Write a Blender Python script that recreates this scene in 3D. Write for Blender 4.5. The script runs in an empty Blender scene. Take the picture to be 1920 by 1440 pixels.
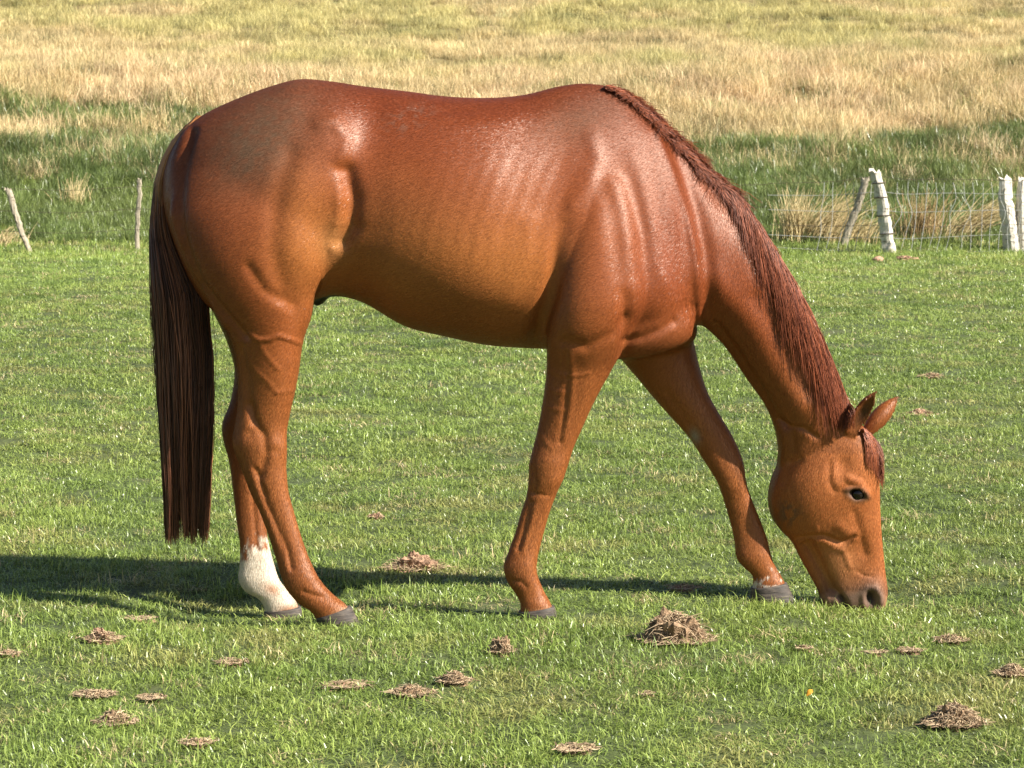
import bpy, math, random
import numpy as np
from mathutils import Vector

# ------------------------------------------------------------------ camera, sky, sun, exposure
scene = bpy.context.scene
F_PX, CAM_Y, CAM_Z, PITCH = 4600.0, -7.5, 1.38, math.atan(415.0 / 4600.0)
cam_data = bpy.data.cameras.new('camera')
cam_data.sensor_width = 36.0
cam_data.lens = 36.0 * F_PX / 1920.0
cam_data.clip_end = 5000.0
cam = bpy.data.objects.new('camera', cam_data)
scene.collection.objects.link(cam)
cam.location = (0, CAM_Y, CAM_Z)
cam.rotation_euler = (math.pi / 2 - PITCH, 0, 0)
scene.camera = cam
cam_data.dof.use_dof = True
cam_data.dof.focus_distance = 7.4
cam_data.dof.aperture_fstop = 20.0

SUN_EL, SUN_AZ = math.radians(36.0), math.radians(25.0)      # azimuth: from +x towards the viewer
sun_dir = Vector((math.cos(SUN_EL) * math.cos(SUN_AZ), -math.cos(SUN_EL) * math.sin(SUN_AZ), math.sin(SUN_EL)))
world = bpy.data.worlds.new('World')
scene.world = world
world.use_nodes = True
wn = world.node_tree
bg = wn.nodes['Background']
sky = wn.nodes.new('ShaderNodeTexSky')
sky.sky_type = 'NISHITA'
sky.sun_disc = False
sky.sun_elevation = SUN_EL
sky.sun_rotation = math.atan2(sun_dir.x, sun_dir.y)
wn.links.new(sky.outputs[0], bg.inputs[0])
bg.inputs[1].default_value = 0.05
sun_l = bpy.data.lights.new('sun', 'SUN')
sun_l.energy = 5.0
sun_l.angle = math.radians(0.53)
sun_l.color = (1.0, 0.94, 0.84)
sun = bpy.data.objects.new('sun', sun_l)
scene.collection.objects.link(sun)
sun.rotation_euler = sun_dir.to_track_quat('Z', 'Y').to_euler()
vs = scene.view_settings
vs.view_transform = 'Standard'
vs.look = 'None'
vs.exposure = 1.22
vs.gamma = 1.0
vs.use_curve_mapping = False

rng = np.random.default_rng(11)
random.seed(5)
COL = scene.collection

# ------------------------------------------------------------------ helpers
def at(px, py, Y=0.0):
    """point of the place that the photograph shows at (px, py), at depth Y"""
    px = np.asarray(px, float); py = np.asarray(py, float)
    ca, sa = math.cos(PITCH), math.sin(PITCH)
    dx = px - 960.0
    dy = F_PX * ca + (720.0 - py) * sa
    dz = -F_PX * sa + (720.0 - py) * ca
    s = (np.asarray(Y, float) - CAM_Y) / dy
    return s * dx, CAM_Z + s * dz

_perm = np.random.default_rng(3).random((256, 256))
def vnoise(x, y):
    xi = np.floor(x).astype(int); yi = np.floor(y).astype(int)
    fx = x - xi; fy = y - yi
    fx = fx * fx * (3 - 2 * fx); fy = fy * fy * (3 - 2 * fy)
    g = lambda i, j: _perm[i & 255, j & 255]
    return ((g(xi, yi) * (1 - fx) + g(xi + 1, yi) * fx) * (1 - fy)
            + (g(xi, yi + 1) * (1 - fx) + g(xi + 1, yi + 1) * fx) * fy)
def fbm(x, y, o=4):
    a, t, n = 1.0, 0.0, 0.0
    for k in range(o):
        t = t + a * vnoise(x * 2 ** k + 17.3 * k, y * 2 ** k + 5.1 * k); n += a; a *= 0.5
    return t / n
def sstep(a, b, x):
    t = np.clip((x - a) / (b - a), 0, 1)
    return t * t * (3 - 2 * t)

# terrain: flat pasture, then a grass bank rising behind the fence
PD = np.array([-60, 36.8, 39, 41, 44, 47, 50.5, 54, 58, 66, 78, 95, 120, 160, 250, 1500.])
PZ = np.array([0, 0, .16, .42, .90, 1.36, 1.92, 2.5, 3.1, 4.1, 5.45, 7.4, 10.4, 14.2, 19, 24.])
HOOF = []      # (x, y, z) of the soles, filled below, the turf follows them
def ground_z(x, y):
    x = np.asarray(x, float); y = np.asarray(y, float)
    d = y - CAM_Y
    z = np.interp(d, PD, PZ)
    far = sstep(38, 48, d)
    z = z + far * ((fbm(x * .09 + 4, y * .13, 3) - .5) * 1.1 + (fbm(x * .5, y * .6 + 9, 2) - .5) * .30)
    near = 1 - far
    z = z + near * ((fbm(x * .8 + 3, y * .8 + 8, 3) - .5) * .05 + (fbm(x * 5 + 31, y * 5 + 2, 2) - .5) * .018) * sstep(0.9, 2.0, np.hypot(x * .55, y))
    if HOOF:
        num = 0; den = 0.04
        for hx, hy, hz in HOOF:
            w = np.exp(-((x - hx) ** 2 + (y - hy) ** 2) / (2 * .17 ** 2))
            num = num + w * (hz - 0.0); den = den + w
        z = z + np.where(np.hypot(x, y) < 4, num / den, 0)
    return z

def new_mesh_object(name, verts, faces, mat=None, parent=None, smooth=True, quads=True):
    me = bpy.data.meshes.new(name)
    verts = np.asarray(verts, np.float32)
    if isinstance(faces, np.ndarray):
        nf, k = faces.shape
        me.vertices.add(len(verts)); me.vertices.foreach_set('co', verts.ravel())
        me.loops.add(nf * k); me.loops.foreach_set('vertex_index', faces.astype(np.int32).ravel())
        me.polygons.add(nf)
        me.polygons.foreach_set('loop_start', np.arange(0, nf * k, k, dtype=np.int32))
        me.update(calc_edges=True)
    else:
        me.from_pydata([tuple(v) for v in verts], [], faces)
    if smooth:
        me.polygons.foreach_set('use_smooth', np.ones(len(me.polygons), bool))
    me.update()
    o = bpy.data.objects.new(name, me)
    COL.objects.link(o)
    if mat: me.materials.append(mat)
    if parent: o.parent = parent
    return o
def point_colors(o, cols, name='coat'):
    a = o.data.color_attributes.new(name, 'FLOAT_COLOR', 'POINT')
    c = np.ones((len(o.data.vertices), 4), np.float32); c[:, :3] = cols
    a.data.foreach_set('color', c.ravel())
def tag(o, label=None, cat=None, group=None, kind=None):
    if label: o['label'] = label
    if cat: o['category'] = cat
    if group: o['group'] = group
    if kind: o['kind'] = kind
    return o
def empty(name, loc):
    o = bpy.data.objects.new(name, None); COL.objects.link(o); o.location = loc
    o.empty_display_size = .1
    return o

class NT:
    def __init__(s, name):
        s.m = bpy.data.materials.new(name); s.m.use_nodes = True
        s.t = s.m.node_tree; s.b = s.t.nodes['Principled BSDF']; s.out = s.t.nodes['Material Output']
    def n(s, typ, **kw):
        x = s.t.nodes.new(typ)
        for k, v in kw.items(): setattr(x, k, v)
        return x
    def l(s, a, b): s.t.links.new(a, b)
    def noise(s, scale, detail=3, rough=.55, vec=None):
        x = s.n('ShaderNodeTexNoise'); x.inputs['Scale'].default_value = scale
        x.inputs['Detail'].default_value = detail; x.inputs['Roughness'].default_value = rough
        if vec: s.l(vec, x.inputs['Vector'])
        return x
    def ramp(s, fac, stops):
        x = s.n('ShaderNodeValToRGB'); e = x.color_ramp.elements
        while len(e) < len(stops): e.new(.5)
        for i, (p, c) in enumerate(stops):
            e[i].position = p; e[i].color = (*c, 1) if len(c) == 3 else c
        s.l(fac, x.inputs[0]); return x
    def mix(s, a, b, fac, mode='MIX'):
        x = s.n('ShaderNodeMix', data_type='RGBA', blend_type=mode)
        for sock, v in ((x.inputs[0], fac), (x.inputs[6], a), (x.inputs[7], b)):
            if hasattr(v, 'links'): s.l(v, sock)
            elif isinstance(v, (int, float)): sock.default_value = v
            else: sock.default_value = (*v, 1)
        return x.outputs[2]
    def bump(s, h, strength, dist):
        x = s.n('ShaderNodeBump'); x.inputs['Strength'].default_value = strength
        x.inputs['Distance'].default_value = dist; s.l(h, x.inputs['Height'])
        return x
    def map(s, scale, obj=True):
        c = s.n('ShaderNodeTexCoord'); m = s.n('ShaderNodeMapping'); m.inputs['Scale'].default_value = scale
        s.l(c.outputs['Object'], m.inputs['Vector']); return m.outputs[0]

# ------------------------------------------------------------------ materials
def mat_ground():
    t = NT('turf_soil')
    co = t.n('ShaderNodeTexCoord')
    n1 = t.noise(.7, 5, .6, co.outputs['Object']); n2 = t.noise(14, 4, .65, co.outputs['Object'])
    c = t.ramp(n1.outputs[0], [(.3, (.055, .085, .018)), (.55, (.085, .115, .028)), (.75, (.13, .12, .045))])
    c2 = t.ramp(n2.outputs[0], [(.35, (.45, .45, .4)), (.7, (1.1, 1.05, 1))])
    pas = t.mix(c.outputs[0], c2.outputs[0], 1.0, 'MULTIPLY')
    n3 = t.noise(.35, 5, .6, co.outputs['Object'])
    dry = t.ramp(n3.outputs[0], [(.35, (.13, .14, .045)), (.5, (.30, .24, .10)), (.7, (.36, .27, .13))])
    dryc = t.mix(dry.outputs[0], c2.outputs[0], .8, 'MULTIPLY')
    sp = t.n('ShaderNodeSeparateXYZ'); t.l(co.outputs['Object'], sp.inputs[0])
    mr = t.n('ShaderNodeMapRange'); mr.inputs[1].default_value = 36; mr.inputs[2].default_value = 47
    t.l(sp.outputs[1], mr.inputs[0])
    t.l(t.mix(pas, dryc, mr.outputs[0]), t.b.inputs['Base Color'])
    t.b.inputs['Roughness'].default_value = .95
    t.l(t.bump(n2.outputs[0], .6, .03).outputs[0], t.b.inputs['Normal'])
    return t.m
def mat_blades(name, spec=.35, transl=.3, rough=.45):
    t = NT(name)
    a = t.n('ShaderNodeAttribute', attribute_type='INSTANCER', attribute_name='tint')
    b = t.n('ShaderNodeAttribute', attribute_type='GEOMETRY', attribute_name='tone')
    c = t.mix(a.outputs[0], b.outputs[0], 1.0, 'MULTIPLY')
    t.l(c, t.b.inputs['Base Color'])
    t.b.inputs['Roughness'].default_value = rough
    t.b.inputs['Specular IOR Level'].default_value = spec
    tr = t.n('ShaderNodeBsdfTranslucent'); t.l(c, tr.inputs[0])
    ms = t.n('ShaderNodeMixShader'); ms.inputs[0].default_value = transl
    t.l(t.b.outputs[0], ms.inputs[1]); t.l(tr.outputs[0], ms.inputs[2]); t.l(ms.outputs[0], t.out.inputs[0])
    return t.m
def mat_attr(name, attr, rough=.6, spec=.3, bump=None):
    t = NT(name)
    a = t.n('ShaderNodeAttribute', attribute_name=attr); t.l(a.outputs[0], t.b.inputs['Base Color'])
    t.b.inputs['Roughness'].default_value = rough; t.b.inputs['Specular IOR Level'].default_value = spec
    if bump:
        n = t.noise(bump[0], 4, .6, t.map((1, 1, 1))); t.l(t.bump(n.outputs[0], bump[1], bump[2]).outputs[0], t.b.inputs['Normal'])
    return t.m
def mat_coat():
    t = NT('chestnut_coat')
    a = t.n('ShaderNodeAttribute', attribute_name='coat')
    g = t.n('ShaderNodeAttribute', attribute_name='gloss')
    fine = t.noise(470, 2, .6, t.map((1.0, 1.0, .5)))
    mid = t.noise(55, 4, .6, t.map((1, 1, .6)))
    r1 = t.ramp(fine.outputs[0], [(.3, (.82, .80, .78)), (.7, (1.14, 1.16, 1.18))])
    r2 = t.ramp(mid.outputs[0], [(.3, (.90, .89, .88)), (.7, (1.08, 1.09, 1.1))])
    c = t.mix(t.mix(a.outputs[0], r1.outputs[0], 1, 'MULTIPLY'), r2.outputs[0], 1, 'MULTIPLY')
    t.l(c, t.b.inputs['Base Color'])
    rr = t.n('ShaderNodeMapRange'); rr.inputs[3].default_value = .64; rr.inputs[4].default_value = .34
    t.l(g.outputs[0], rr.inputs[0]); t.l(rr.outputs[0], t.b.inputs['Roughness'])
    t.b.inputs['Specular IOR Level'].default_value = .52
    t.b.inputs['Specular Tint'].default_value = (1, .82, .72, 1)
    t.b.inputs['Sheen Weight'].default_value = .02
    t.b.inputs['Sheen Tint'].default_value = (1, .7, .5, 1)
    b1 = t.bump(mid.outputs[0], .10, .003)
    b2 = t.bump(fine.outputs[0], .5, .0014); t.l(b1.outputs[0], b2.inputs['Normal'])
    t.l(b2.outputs[0], t.b.inputs['Normal'])
    return t.m
def mat_coat_hair():
    t = NT('chestnut_coat_hair')
    a = t.n('ShaderNodeAttribute', attribute_name='coat'); g = t.n('ShaderNodeAttribute', attribute_name='gloss')
    t.l(a.outputs[0], t.b.inputs['Base Color'])
    rr = t.n('ShaderNodeMapRange'); rr.inputs[3].default_value = .66; rr.inputs[4].default_value = .36
    t.l(g.outputs[0], rr.inputs[0]); t.l(rr.outputs[0], t.b.inputs['Roughness'])
    t.b.inputs['Specular IOR Level'].default_value = .52
    t.b.inputs['Specular Tint'].default_value = (1, .82, .72, 1)
    tr = t.n('ShaderNodeBsdfTranslucent'); t.l(a.outputs[0], tr.inputs[0])
    ms = t.n('ShaderNodeMixShader'); ms.inputs[0].default_value = .3
    t.l(t.b.outputs[0], ms.inputs[1]); t.l(tr.outputs[0], ms.inputs[2]); t.l(ms.outputs[0], t.out.inputs[0])
    return t.m
def mat_hoof():
    t = NT('hoof_horn')
    n = t.noise(30, 4, .6, t.map((1, 1, 6)))
    r = t.ramp(n.outputs[0], [(.3, (.022, .018, .015)), (.55, (.065, .050, .040)), (.8, (.17, .135, .10))])
    t.l(r.outputs[0], t.b.inputs['Base Color']); t.b.inputs['Roughness'].default_value = .7
    t.l(t.bump(n.outputs[0], .5, .004).outputs[0], t.b.inputs['Normal'])
    return t.m
def mat_plain(name, col, rough=.5, spec=.5, metal=0.0):
    t = NT(name); n = t.noise(60, 3, .6, t.map((1, 1, 1)))
    r = t.ramp(n.outputs[0], [(.3, tuple(c * .75 for c in col)), (.7, tuple(min(1, c * 1.2) for c in col))])
    t.l(r.outputs[0], t.b.inputs['Base Color'])
    t.b.inputs['Roughness'].default_value = rough; t.b.inputs['Specular IOR Level'].default_value = spec
    t.b.inputs['Metallic'].default_value = metal
    return t.m
def mat_wood(name, dark, light, stretch=8.0):
    t = NT(name); v = t.map((9, 9, 9 / stretch))
    n = t.noise(3, 6, .7, v); n2 = t.noise(4, 3, .6, t.map((1.5, 1.5, 5)))
    r = t.ramp(n.outputs[0], [(.32, dark), (.5, light), (.8, tuple(min(1, c * 1.25) for c in light))])
    k = t.ramp(n2.outputs[0], [(.60, (1, 1, 1)), (.68, (.35, .32, .28))])
    t.l(t.mix(r.outputs[0], k.outputs[0], 1, 'MULTIPLY'), t.b.inputs['Base Color']); t.b.inputs['Roughness'].default_value = .85
    t.l(t.bump(n.outputs[0], .8, .02).outputs[0], t.b.inputs['Normal'])
    return t.m

M_GROUND = mat_ground()
M_LAWN = mat_blades('lawn_blades', .5, .20, .36)
M_DRY = mat_blades('dry_blades', .3, .25, .55)
M_STRAW = mat_attr('straw_fibres', 'tone', .7, .2)
M_SOIL = mat_attr('clod_soil', 'tone', .95, .1, (90, .9, .01))
M_COAT = mat_coat()
M_COATHAIR = mat_coat_hair()
M_HAIR = mat_attr('horse_hair', 'tone', .36, .5)
M_MANE = mat_attr('mane_hair', 'tone', .48, .3)
M_HOOF = mat_hoof()
M_EYE = mat_plain('eye_dark', (.010, .006, .004), .08, .4)
M_WIRE = mat_plain('galvanised_wire', (.45, .45, .43), .55, .5, .3)
M_RUSTY = mat_plain('rusty_wire', (.10, .075, .06), .8, .2)
M_POST = mat_wood('weathered_post', (.16, .13, .095), (.36, .31, .23))
M_BIRCH = mat_wood('pale_peeled_post', (.30, .27, .22), (.62, .57, .48), 3)
M_STONE = mat_plain('pink_stone', (.42, .25, .17), .9, .2)
M_LEAF = mat_plain('yellow_leaf', (.62, .30, .03), .6, .3)

# ------------------------------------------------------------------ the horse: surfaces lofted from sections
def catmull(P, sub):
    P = np.asarray(P, float); n = len(P)
    Q = np.vstack([2 * P[0] - P[1], P, 2 * P[-1] - P[-2]])
    out = []
    for i in range(n - 1):
        p0, p1, p2, p3 = Q[i], Q[i + 1], Q[i + 2], Q[i + 3]
        for k in range(sub):
            t = k / sub
            out.append(.5 * ((2 * p1) + (-p0 + p2) * t + (2 * p0 - 5 * p1 + 4 * p2 - p3) * t * t + (-p0 + 3 * p1 - 3 * p2 + p3) * t ** 3))
    out.append(P[-1]); return np.array(out)
LV, LF, _off = [], [], 0
def bend(px, py):
    return float(np.interp(py, [430, 600, 800, 950, 1150], [0, .050, .125, .165, .195])) if px > 1285 and py > 300 else 0.0
def loft(rings, sub=8, M=96, into=None, turn=0.0, bent=False):
    """rings: (ax, ay, bx, by, Yc, halfwidth, s0, p) in photo pixels and metres"""
    R = []
    for (ax, ay, bx, by, Y, w, s0, p) in rings:
        if bent: Y = Y + bend(1400, .5 * (ay + by))
        x0, z0 = at(ax, ay, Y); x1, z1 = at(bx, by, Y)
        R.append((x0, z0, x1, z1, Y, w, s0, p))
    R = catmull(R, sub)
    th = np.linspace(0, 2 * math.pi, M, endpoint=False)
    ct, st = np.cos(th), np.sin(th)
    V = []
    for x0, z0, x1, z1, Y, w, s0, p in R:
        e = 2.0 / max(p, 1.2)
        v = np.sign(ct) * np.abs(ct) ** e; u = np.sign(st) * np.abs(st) ** e
        s = np.where(v > 0, s0 - v * s0, s0 - v * (1 - s0))
        V.append(np.stack([x0 + (x1 - x0) * s - turn * u * w, Y + u * max(w, .002), z0 + (z1 - z0) * s], 1))
    n = len(V); V = np.vstack(V)
    F = []
    for i in range(n - 1):
        for j in range(M):
            k = (j + 1) % M
            F.append((i * M + j, i * M + k, (i + 1) * M + k, (i + 1) * M + j))
    c0 = V[:M].mean(0); c1 = V[-M:].mean(0)
    a, b = len(V), len(V) + 1
    V = np.vstack([V, c0, c1])
    for j in range(M):
        k = (j + 1) % M
        F.append((a, k, j)); F.append((b, (n - 1) * M + j, (n - 1) * M + k))
    if into is not None: return V, F
    global _off
    LV.append(V); LF.extend([tuple(i + _off for i in f) for f in F]); _off += len(V)

def torso():
    T = [  # x, top, bottom, halfwidth, s0, p
        (308, 318, 392, .035, .5, 2.0), (318, 292, 425, .085, .5, 2.0), (335, 262, 470, .135, .5, 2.1), (362, 230, 530, .185, .5, 2.15),
        (400, 206, 580, .225, .48, 2.2), (455, 182, 600, .252, .46, 2.25), (510, 162, 598, .265, .45, 2.2),
        (563, 149, 580, .268, .45, 2.15), (620, 153, 556, .262, .47, 2.1), (680, 162, 566, .262, .52, 2.1),
        (758, 171, 610, .282, .56, 2.1), (835, 181, 630, .298, .57, 2.1), (913, 184, 646, .290, .57, 2.1),
        (983, 178, 652, .262, .58, 2.0), (1049, 162, 656, .236, .60, 1.85), (1100, 157, 662, .235, .62, 1.75),
        (1150, 166, 674, .222, .64, 1.75), (1200, 200, 670, .205, .62, 1.85), (1245, 245, 660, .18, .60, 2.0),
        (1280, 300, 640, .135, .60, 2.0), (1302, 380, 612, .07, .6, 2.0)]
    loft([(x, t, x, b, 0, w, s, p) for x, t, b, w, s, p in T])
torso()
# brisket / pectoral masses
loft([(1130, 580, 1130, 674, -.08, .07, .5, 2), (1190, 560, 1190, 673, -.085, .078, .5, 2), (1245, 550, 1245, 661, -.08, .075, .5, 2), (1280, 560, 1280, 646, -.07, .06, .5, 2), (1300, 585, 1300, 630, -.065, .03, .5, 2)])
loft([(1130, 600, 1130, 674, .09, .07, .5, 2), (1190, 590, 1190, 672, .10, .085, .5, 2), (1250, 585, 1250, 662, .10, .085, .5, 2), (1290, 596, 1290, 646, .09, .06, .5, 2), (1308, 605, 1308, 632, .085, .025, .5, 2)])
# neck
loft([(1100, 200, 1190, 600, 0, .15, .62, 1.9), (1180, 190, 1230, 630, 0, .165, .64, 1.8), (1245, 240, 1255, 628, 0, .155, .64, 1.75), (1300, 296, 1275, 618, 0, .14, .64, 1.75),
      (1350, 342, 1288, 612, 0, .125, .64, 1.75), (1400, 386, 1300, 609, 0, .114, .63, 1.8), (1440, 442, 1310, 609, 0, .106, .62, 1.85),
      (1472, 497, 1322, 614, 0, .10, .6, 1.9), (1501, 551, 1358, 648, 0, .092, .58, 1.95), (1535, 617, 1402, 713, 0, .085, .56, 2.0),
      (1555, 664, 1429, 750, 0, .082, .54, 2.0), (1573, 706, 1447, 786, 0, .081, .52, 2.0), (1588, 744, 1456, 820, 0, .082, .5, 2.1), (1604, 786, 1461, 852, 0, .08, .48, 2.2),
      (1622, 830, 1470, 880, 0, .07, .45, 2.3)], sub=7, bent=True, turn=.1)
# head
HEADR = [(1588, 770, 1470, 820, 0, .05, .4, 2.2), (1610, 790, 1462, 850, 0, .072, .42, 2.3), (1632, 828, 1462, 873, 0, .088, .42, 2.5), (1640, 866, 1452, 902, 0, .098, .42, 2.6),
         (1643, 908, 1446, 935, 0, .099, .42, 2.6), (1645, 945, 1450, 967, 0, .093, .44, 2.5), (1648, 980, 1464, 992, 0, .083, .45, 2.4), (1651, 1010, 1487, 1017, 0, .070, .44, 2.3),
         (1655, 1041, 1502, 1047, 0, .060, .42, 2.2), (1658, 1070, 1518, 1076, 0, .054, .40, 2.2), (1661, 1098, 1534, 1105, 0, .056, .38, 2.3),
         (1661, 1120, 1540, 1127, 0, .058, .38, 2.3), (1656, 1138, 1547, 1142, 0, .052, .4, 2.2), (1640, 1149, 1562, 1149, 0, .034, .4, 2.0)]
loft(HEADR, sub=7, bent=True, turn=.24)
# near hind leg
NH = [(335, 330, 630, 300, -.13, .115, .5, 2.2), (322, 400, 648, 405, -.14, .135, .5, 2.2), (350, 485, 622, 470, -.15, .135, .5, 2.2), (384, 547, 593, 543, -.155, .122, .5, 2.1),
      (410, 590, 584, 592, -.155, .105, .5, 2.1), (433, 635, 568, 640, -.15, .086, .52, 2.1), (443, 675, 561, 690, -.147, .072, .55, 2.1), (446, 720, 554, 730, -.145, .060, .6, 2.0),
      (445, 765, 545, 770, -.143, .050, .6, 2.0), (439, 803, 538, 808, -.14, .046, .6, 2.0), (435, 830, 538, 845, -.14, .046, .58, 2.1), (450, 872, 537, 882, -.14, .043, .56, 2.1),
      (470, 925, 541, 922, -.14, .036, .56, 2.1), (486, 958, 549, 952, -.14, .031, .55, 2.1), (502, 1000, 563, 1000, -.14, .029, .55, 2.2), (514, 1037, 577, 1040, -.14, .030, .55, 2.2),
      (526, 1077, 594, 1078, -.14, .036, .55, 2.2), (538, 1106, 609, 1099, -.14, .038, .52, 2.2), (562, 1133, 626, 1116, -.14, .034, .5, 2.1), (583, 1146, 642, 1128, -.14, .036, .5, 2.1), (594, 1163, 656, 1142, -.14, .036, .5, 2.1)]
loft(NH)
# far hind leg
FH = [(335, 340, 620, 300, .13, .115, .5, 2.2), (330, 420, 635, 405, .14, .135, .5, 2.2), (352, 492, 612, 470, .15, .13, .5, 2.2), (384, 555, 580, 543, .15, .118, .5, 2.1),
      (408, 600, 562, 600, .14, .10, .5, 2.1), (428, 645, 545, 650, .135, .082, .52, 2.1), (440, 695, 533, 700, .13, .066, .55, 2.1),
      (432, 752, 522, 755, .125, .052, .6, 2.0), (417, 792, 510, 800, .12, .046, .6, 2.0), (418, 822, 507, 830, .12, .046, .58, 2.1), (430, 868, 501, 870, .115, .042, .56, 2.1),
      (438, 930, 497, 928, .11, .033, .56, 2.1), (444, 980, 498, 977, .105, .029, .55, 2.2), (450, 1025, 504, 1020, .10, .029, .55, 2.2), (449, 1060, 513, 1055, .10, .033, .55, 2.2),
      (447, 1086, 522, 1084, .10, .038, .55, 2.2), (460, 1108, 533, 1100, .10, .036, .5, 2.2), (484, 1122, 545, 1114, .10, .033, .5, 2.1), (495, 1138, 556, 1130, .10, .036, .5, 2.1), (496, 1152, 562, 1143, .10, .036, .5, 2.1)]
loft(FH)
# near fore leg
NF = [(1075, 330, 1190, 340, -.12, .08, .5, 2.2), (1052, 430, 1215, 450, -.145, .10, .5, 2.2), (1038, 530, 1205, 550, -.16, .108, .5, 2.2), (1027, 600, 1184, 610, -.165, .10, .5, 2.2), (1025, 650, 1168, 655, -.16, .084, .5, 2.2),
      (1025, 690, 1148, 692, -.15, .070, .5, 2.1), (1021, 730, 1126, 730, -.145, .062, .52, 2.1), (1015, 768, 1108, 766, -.14, .055, .52, 2.1), (1007, 810, 1090, 806, -.137, .048, .52, 2.1),
      (998, 845, 1075, 840, -.135, .045, .52, 2.2), (992, 872, 1066, 868, -.133, .046, .52, 2.3), (991, 902, 1056, 898, -.132, .044, .52, 2.3), (987, 930, 1044, 924, -.13, .037, .52, 2.2),
      (976, 964, 1030, 962, -.13, .030, .53, 2.2), (966, 998, 1020, 998, -.13, .028, .54, 2.2), (953, 1034, 1010, 1036, -.13, .031, .54, 2.2), (944, 1062, 1006, 1066, -.13, .036, .54, 2.2),
      (951, 1090, 1011, 1088, -.13, .035, .53, 2.1), (968, 1115, 1021, 1110, -.13, .030, .5, 2.1), (976, 1132, 1031, 1128, -.13, .035, .5, 2.1), (974, 1150, 1037, 1142, -.13, .037, .5, 2.1)]
loft(NF)
# far fore leg
FFR = [(1130, 380, 1240, 380, .12, .08, .5, 2.2), (1120, 480, 1270, 480, .145, .10, .5, 2.2), (1130, 580, 1290, 570, .16, .10, .5, 2.2), (1152, 655, 1300, 635, .16, .088, .5, 2.2), (1192, 705, 1312, 690, .16, .072, .5, 2.1),
       (1226, 746, 1328, 738, .16, .062, .5, 2.1), (1260, 784, 1351, 780, .16, .053, .5, 2.1), (1291, 819, 1373, 817, .16, .048, .5, 2.1), (1314, 854, 1387, 847, .16, .046, .5, 2.2),
       (1333, 884, 1395, 873, .16, .046, .5, 2.3), (1347, 908, 1399, 903, .16, .043, .5, 2.3), (1358, 942, 1409, 935, .16, .034, .52, 2.2), (1370, 983, 1426, 978, .16, .029, .53, 2.2),
       (1377, 1016, 1439, 1012, .16, .031, .53, 2.2), (1381, 1046, 1444, 1036, .16, .036, .53, 2.2), (1394, 1063, 1451, 1056, .16, .034, .5, 2.1), (1410, 1078, 1461, 1074, .16, .031, .5, 2.1),
       (1412, 1095, 1468, 1086, .16, .036, .5, 2.1), (1409, 1108, 1474, 1098, .16, .037, .5, 2.1)]
loft(FFR)
# sheath and dock of the tail
loft([(590, 470, 665, 500, 0, .06, .5, 2), (586, 515, 640, 525, 0, .055, .5, 2), (588, 550, 620, 552, 0, .042, .5, 2), (592, 574, 606, 568, 0, .018, .5, 2)])
loft([(395, 214, 385, 250, 0, .04, .5, 2), (362, 226, 372, 246, 0, .036, .5, 2), (333, 254, 350, 268, 0, .034, .5, 2), (312, 292, 332, 300, 0, .030, .5, 2), (300, 335, 318, 338, 0, .024, .5, 2), (298, 390, 310, 390, 0, .018, .5, 2), (302, 440, 308, 440, 0, .01, .5, 2)])

def ear(base, tip, Yb, Yt, W, D, e2, thick=.012):
    bx, bz = at(*base, Yb); tx, tz = at(*tip, Yt)
    B = np.array([bx, Yb, bz]); T = np.array([tx, Yt, tz])
    ax = T - B; L = np.linalg.norm(ax); ax /= L
    e2 = np.array(e2, float); e2 -= ax * e2.dot(ax); e2 /= np.linalg.norm(e2)
    e1 = np.cross(ax, e2)
    V = []; n = 14; K = 12
    for i in range(n):
        t = i / (n - 1)
        prof = (.62 + .38 * math.sin(min(t / .4, 1) * math.pi / 2)) if t < .4 else math.cos((t - .4) / .6 * math.pi / 2) ** .8
        w = max(W * prof, .004); d = max(D * prof, .003)
        th_ = min(thick, d * .8)
        c = B + ax * L * t - e2 * .012 * math.sin(t * math.pi) * 0
        ring = []
        for k in range(K):
            f = math.pi * k / (K - 1)
            ring.append(c + e1 * math.cos(f) * w - e2 * math.sin(f) * d)
        for k in range(K - 2, 0, -1):
            f = math.pi * k / (K - 1)
            ring.append(c + e1 * math.cos(f) * w * .86 - e2 * math.sin(f) * max(d - th_, 0.0005))
        V.extend(ring)
    m = 2 * K - 2
    F = []
    for i in range(n - 1):
        for j in range(m):
            k = (j + 1) % m
            F.append((i * m + j, i * m + k, (i + 1) * m + k, (i + 1) * m + j))
    F.append(tuple(range(m - 1, -1, -1))); F.append(tuple((n - 1) * m + j for j in range(m)))
    global _off
    LV.append(np.array(V)); LF.extend([tuple(i + _off for i in f) for f in F]); _off += len(V)
ear((1596, 818), (1645, 732), .126 - .085, .126 - .125, .034, .038, (.50, -.85, -.1))
ear((1624, 812), (1686, 741), .126 + .05, .126 + .08, .030, .034, (.3, .9, -.2))

# one continuous skin: voxel union, relaxed, then sculpted
tmp_me = bpy.data.meshes.new('skin_tmp'); tmp_me.from_pydata([tuple(v) for v in np.vstack(LV)], [], LF)
tmp = bpy.data.objects.new('skin_tmp', tmp_me); COL.objects.link(tmp)
rm = tmp.modifiers.new('r', 'REMESH'); rm.mode = 'VOXEL'; rm.voxel_size = .0048; rm.adaptivity = 0
dg = bpy.context.evaluated_depsgraph_get()
em = tmp.evaluated_get(dg).to_mesh()
nv = len(em.vertices); V = np.empty(nv * 3, np.float32); em.vertices.foreach_get('co', V); V = V.reshape(-1, 3).astype(float)
Fq = np.array([list(p.vertices) for p in em.polygons if len(p.vertices) == 4], dtype=np.int64)
E = np.empty(len(em.edges) * 2, np.int32); em.edges.foreach_get('vertices', E); E = E.reshape(-1, 2)
tmp.evaluated_get(dg).to_mesh_clear()
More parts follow.
